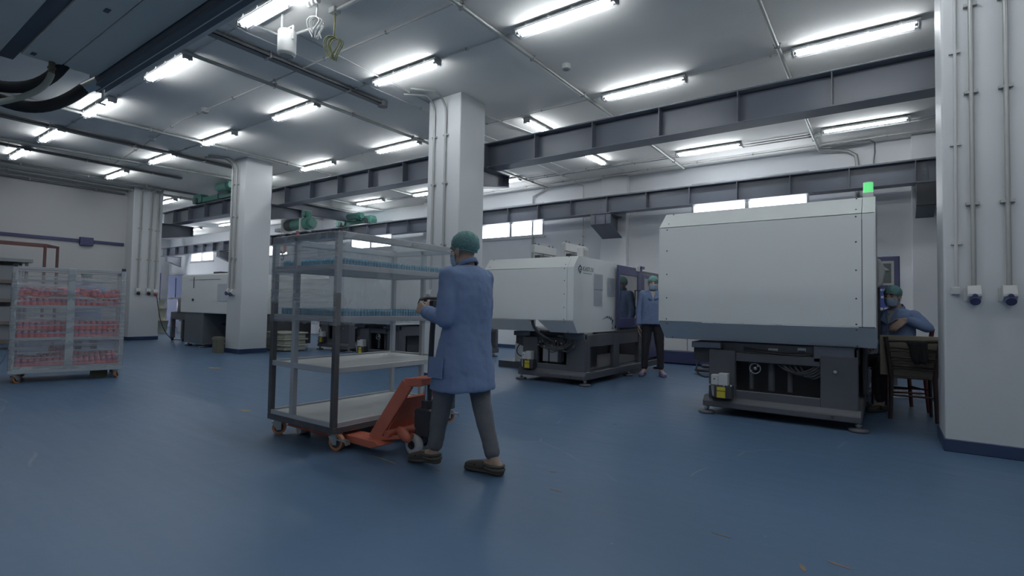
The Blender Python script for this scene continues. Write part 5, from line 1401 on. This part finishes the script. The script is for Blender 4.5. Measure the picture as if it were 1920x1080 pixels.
def foot_blob(mb, ankle, heel, toe):
    a = Vector(ankle); h = Vector(heel); t = Vector(toe); f = (t - h).normalized()
    mb.caps(a, h + f * .04 + Vector((0, 0, .055)), .036, .034, 12)
    mb.caps(h + f * .04 + Vector((0, 0, .055)), h + f * .15 + Vector((0, 0, .055)), .034, .034, 12)
    mb.caps(a + Vector((0, 0, -.02)), h + f * .20 + Vector((0, 0, .045)), .036, .028, 12)

def person(name, label, J, group=None, pants=JEANS, shoe=SHOE, coat_rings=None, s=1.0, long_sleeve=True, open_neck=False, eyes=True, mask=True, buttons=False):
    root = thing(name, label, 'person', (J['pelvis'][0], J['pelvis'][1], 0), group)
    g = {k: Vector(v) for k, v in J.items() if not k.startswith('hand')}
    R = basis(g['face'])
    b = MB()
    head_blob(b, g['head'], R, g['neck'], s)
    b.caps(g['pelvis'] + Vector((0, 0, .02)), g['chest'], .115, .125); b.caps(g['chest'], g['neck'], .12, .06)
    for S_ in 'LR':
        sh, el, wr = g['sh' + S_], g['el' + S_], g['wr' + S_]
        b.caps(g['chest'] + (g['neck'] - g['chest']) * .7, sh, .07, .058); b.caps(sh, el, .050, .038); b.caps(el, wr, .038, .026)
        h = J['hand' + S_]
        hand(b, wr, h[0], h[1], h[2], h[3], s * 1.12)
        b.caps(g['hip' + S_], g['kn' + S_], .078, .052); b.caps(g['kn' + S_], g['an' + S_], .052, .034)
        foot_blob(b, g['an' + S_], g['heel' + S_], g['toe' + S_])
        b.caps(g['pelvis'], g['hip' + S_], .10, .085)
    blob(b, 'body', SKIN, root, .0065, 2)
    # trousers
    b = MB()
    for S_ in 'LR':
        hp, kn, an = g['hip' + S_], g['kn' + S_], g['an' + S_]
        b.caps(g['pelvis'] + Vector((0, 0, .03)), hp, .125, .105)
        b.caps(hp, kn, .102, .072); b.caps(kn, an + (kn - an).normalized() * .05, .072, .052)
        d = (kn - an).normalized()
        b.caps(an + d * .055, an + d * .085, .057, .055); b.caps(an + d * .10, an + d * .13, .058, .056)
    blob(b, 'trousers', pants, root, .010, 4, .016)
    # coat: body rings and sleeves
    b = MB()
    b.loft(coat_rings, 32, 2.3)
    for S_ in 'LR':
        sh, el, wr = g['sh' + S_], g['el' + S_], g['wr' + S_]
        b.caps(sh + (g['chest'] - sh) * .35 + Vector((0, 0, .03)), sh, .085, .074)
        b.caps(sh, el, .074, .062); b.caps(el, wr + (el - wr).normalized() * .035, .062, .047)
    blob(b, 'coat', COAT, root, .010, 5, .026)
    for S_ in 'LR':
        el, wr = g['el' + S_], g['wr' + S_]; d = (el - wr).normalized()
        MB().tube([wr + d * .010, wr + d * .025, wr + d * .05], [.047, .050, .049], 18).build('cuff', COAT_D, root)
    # collar
    nk = g['neck']; f = R @ Vector((1, 0, 0)); f.z = 0; f.normalize(); l = Vector((-f.y, f.x, 0))
    up = nk + Vector((0, 0, .012))
    cp = [up + f * (.074 * math.cos(a)) + l * (.070 * math.sin(a)) + Vector((0, 0, .018 - .035 * math.cos(a))) for a in [math.radians(35 + 290 * i / 20) for i in range(21)]]
    cb = MB()
    cb.add([p + Vector((0, 0, .016)) + (nk - p) * .10 for p in cp] + [p + (p - nk).normalized() * .012 + Vector((0, 0, -.030)) for p in cp], [(i, i + 1, 22 + i, 21 + i) for i in range(20)], True)
    c_ = cb.build('collar', COAT_D, root)
    so = c_.modifiers.new('thick', 'SOLIDIFY'); so.thickness = .008; so.offset = 0
    head_parts(root, g['head'], R, s, mask, len(label), eyes)
    for S_ in 'LR': clog(root, g['heel' + S_], g['toe' + S_], shoe)
    return root

# the worker pulling the trolley; seen from behind, facing -x
PX = -2.44
def rings_x(rows, cy):
    return [(V(cx, cy + oy, z), V(a, 0, 0), V(0, b_, 0)) for (cx, oy, z, a, b_) in rows]
J1 = dict(head=(-2.47, 2.855, 1.55), face=(-1, -.02, -.10), neck=(-2.435, 2.85, 1.425), chest=(-2.43, 2.85, 1.22), pelvis=(-2.43, 2.85, .88),
          shL=(-2.44, 2.675, 1.355), elL=(-2.425, 2.625, 1.06), wrL=(-2.715, 2.735, 1.105), shR=(-2.42, 3.03, 1.355), elR=(-2.47, 3.12, 1.075), wrR=(-2.70, 3.14, 1.12),
          hipL=(-2.45, 2.76, .84), knL=(-2.555, 2.755, .46), anL=(-2.625, 2.76, .115), hipR=(-2.42, 2.94, .84), knR=(-2.325, 2.91, .47), anR=(-2.185, 2.89, .10),
          heelL=(-2.575, 2.765, .030), toeL=(-2.865, 2.755, .004), heelR=(-2.115, 2.90, .003), toeR=(-2.43, 2.88, .003))
J1['handL'] = ((-.92, .18, .35), (-.45, .85, 0), (0, 0, 1), (.55, .9, .7)); J1['handR'] = ((-.92, -.05, .3), (-.5, -.85, 0), (0, 0, 1), (.55, .9, .7))
R1 = rings_x([(-2.435, 0, 1.445, .062, .075), (-2.43, 0, 1.415, .095, .15), (-2.425, 0, 1.37, .118, .20), (-2.425, 0, 1.28, .135, .212), (-2.42, 0, 1.15, .138, .208), (-2.425, 0, 1.02, .135, .20), (-2.43, 0, .90, .148, .207), (-2.435, .0, .75, .178, .225), (-2.44, 0, .60, .205, .24), (-2.445, 0, .565, .21, .243)], 2.85)
p1 = person('person', 'worker in long blue coat and green hair net pulling the film-wrapped trolley', J1, coat_rings=R1, eyes=True)
b = MB()
b.add([(-2.56, 2.626, .80), (-2.42, 2.612, .80), (-2.42, 2.600, .66), (-2.56, 2.614, .66)], [(0, 1, 2, 3)])
o = b.build('side_pocket', COAT, p1); so = o.modifiers.new('thick', 'SOLIDIFY'); so.thickness = .008; so.offset = 0

# the worker standing between the two front machines
C2 = V(-3.30, 8.90, 0); F2 = V(.36, -.93, 0).normalized(); L2 = V(-F2.y, F2.x, 0)
def at2(f, l, z): return C2 + F2 * f + L2 * l + V(0, 0, z * 1.04)
J2 = dict(head=at2(.03, 0, 1.545), face=F2, neck=at2(.0, 0, 1.42), chest=at2(0, 0, 1.2), pelvis=at2(0, 0, .90))
for S_, q in (('L', 1), ('R', -1)):
    J2.update({'sh' + S_: at2(0, q * .185, 1.36), 'el' + S_: at2(-.02, q * .235, 1.07), 'wr' + S_: at2(.06, q * .245, .84), 'hip' + S_: at2(0, q * .09, .86), 'kn' + S_: at2(.02, q * .12, .48), 'an' + S_: at2(0, q * .14, .10),
               'heel' + S_: at2(-.07, q * .14, .003), 'toe' + S_: at2(.20, q * .20, .003), 'hand' + S_: ((.05, 0, -1), -L2 * q, F2, (.2, .25, .2))})
R2 = [(at2(f, 0, z), F2 * a, L2 * b_) for (f, z, a, b_) in ((0, 1.435, .062, .08), (0, 1.41, .09, .15), (.0, 1.36, .112, .20), (.005, 1.25, .128, .205), (.01, 1.10, .128, .20), (.005, .98, .135, .21), (0, .90, .145, .22), (0, .865, .15, .222))]
p2 = person('person', 'masked worker in blue jacket and dark trousers standing half behind the front machine', J2, coat_rings=R2, pants=DARKT, shoe=SHOE_L)
b = MB(); b.add([at2(.105, .045, 1.415), at2(.105, -.045, 1.415), at2(.148, 0, 1.27), at2(.12, .04, 1.42), at2(.12, -.04, 1.42)], [(0, 1, 2)])
o = b.build('undershirt', SHIRT, p2); so = o.modifiers.new('thick', 'SOLIDIFY'); so.thickness = .006
for z in (1.22, 1.12, 1.02, .93): MB().sph(at2(.148, 0, z), .009, 8, 6).build('button', SHIRT, p2)
for q in (1, -1):
    b = MB(); b.add([at2(.10, q * .075, 1.42), at2(.15, q * .012, 1.27), at2(.146, q * .085, 1.30)], [(0, 1, 2)])
    o = b.build('lapel', COAT_D, p2); so = o.modifiers.new('thick', 'SOLIDIFY'); so.thickness = .012; so.offset = 0

# the seated worker behind the board
C3 = V(.13, 7.97, 0); F3 = V(-.62, -.78, 0).normalized(); L3 = V(-F3.y, F3.x, 0)
def at3(f, l, z): return C3 + F3 * f + L3 * l + V(0, 0, z)
J3 = dict(head=at3(.06, -.01, 1.365), face=(-.40, -.90, -.03), neck=at3(.0, 0, 1.205), chest=at3(-.01, 0, .98), pelvis=at3(0, 0, .60),
          shL=at3(-.02, .19, 1.13), elL=at3(-.07, .31, 1.0), wrL=at3(.13, .20, 1.085), shR=at3(.0, -.19, 1.13), elR=at3(.06, -.24, .85), wrR=at3(.24, -.16, .72),
          hipL=at3(.03, .10, .57), hipR=at3(.03, -.10, .57), knL=at3(.42, .10, .58), knR=at3(.43, -.12, .58), anL=at3(.40, .10, .10), anR=at3(.42, -.12, .10),
          heelL=at3(.34, .10, .003), toeL=at3(.62, .12, .003), heelR=at3(.36, -.12, .003), toeR=at3(.64, -.14, .003))
J3['handL'] = ((.35, -.20, -.90), F3 * -.6 + L3 * -.5, L3 * -1, (.25, .3, .2)); J3['handL'] = (V(-.75, -.25, -.62), V(-.3, .6, -.6), V(-.3, -.3, .5), (.25, .3, .2))
J3['handR'] = (F3, V(0, 0, -1), L3, (.2, .25, .2))
R3 = [(at3(f, 0, z), F3 * a, L3 * b_) for (f, z, a, b_) in ((0, 1.225, .062, .08), (0, 1.195, .095, .15), (-.005, 1.14, .118, .20), (0, 1.02, .132, .205), (.0, .86, .132, .20), (.0, .72, .14, .205), (.02, .60, .16, .21), (.03, .54, .17, .21))]
p3 = person('person', 'masked worker in blue coat seated on the dark red chair, elbow on its back', J3, coat_rings=R3, pants=DARKT)
b = MB(); b.add([at3(.10, .045, 1.195), at3(.10, -.045, 1.195), at3(.148, 0, 1.03)], [(0, 1, 2)])
o = b.build('undershirt', SHIRT, p3); so = o.modifiers.new('thick', 'SOLIDIFY'); so.thickness = .006
for z in (1.0, .91, .82): MB().sph(at3(.150, 0, z), .009, 8, 6).build('button', SHIRT, p3)
for q in (1, -1):
    b = MB(); b.add([at3(.09, q * .08, 1.20), at3(.152, q * .012, 1.03), at3(.142, q * .095, 1.07)], [(0, 1, 2)])
    o = b.build('lapel', COAT_D, p3); so = o.modifiers.new('thick', 'SOLIDIFY'); so.thickness = .012; so.offset = 0

# the worker behind the red jars
C4 = V(-13.1, 3.62, 0); F4 = V(.86, -.5, 0).normalized(); L4 = V(-F4.y, F4.x, 0)
def at4(f, l, z): return C4 + F4 * f + L4 * l + V(0, 0, z)
J4 = dict(head=at4(.12, 0, 1.60), face=F4 + V(0, 0, -.35), neck=at4(.04, 0, 1.455), chest=at4(0, 0, 1.22), pelvis=at4(-.06, 0, .90))
for S_, q in (('L', 1), ('R', -1)):
    J4.update({'sh' + S_: at4(.02, q * .19, 1.38), 'el' + S_: at4(.14, q * .42, 1.20), 'wr' + S_: at4(.36, q * .46, 1.10), 'hip' + S_: at4(-.06, q * .09, .86), 'kn' + S_: at4(.0, q * .12, .48), 'an' + S_: at4(-.04, q * .13, .10),
               'heel' + S_: at4(-.11, q * .13, .003), 'toe' + S_: at4(.16, q * .17, .003), 'hand' + S_: (F4 - L4 * .3 * q, V(0, 0, -1), -L4 * q, (.3, .3, .2))})
R4 = [(at4(f, 0, z), F4 * a, L4 * b_) for (f, z, a, b_) in ((.035, 1.47, .062, .08), (.03, 1.44, .09, .15), (.02, 1.38, .115, .20), (.0, 1.25, .13, .205), (-.03, 1.05, .13, .20), (-.06, .90, .145, .215), (-.07, .70, .165, .23), (-.07, .58, .175, .235))]
person('person', 'worker in blue coat and green hair net behind the cart of red jars', J4, coat_rings=R4, pants=DARKT, shoe=SHOE)
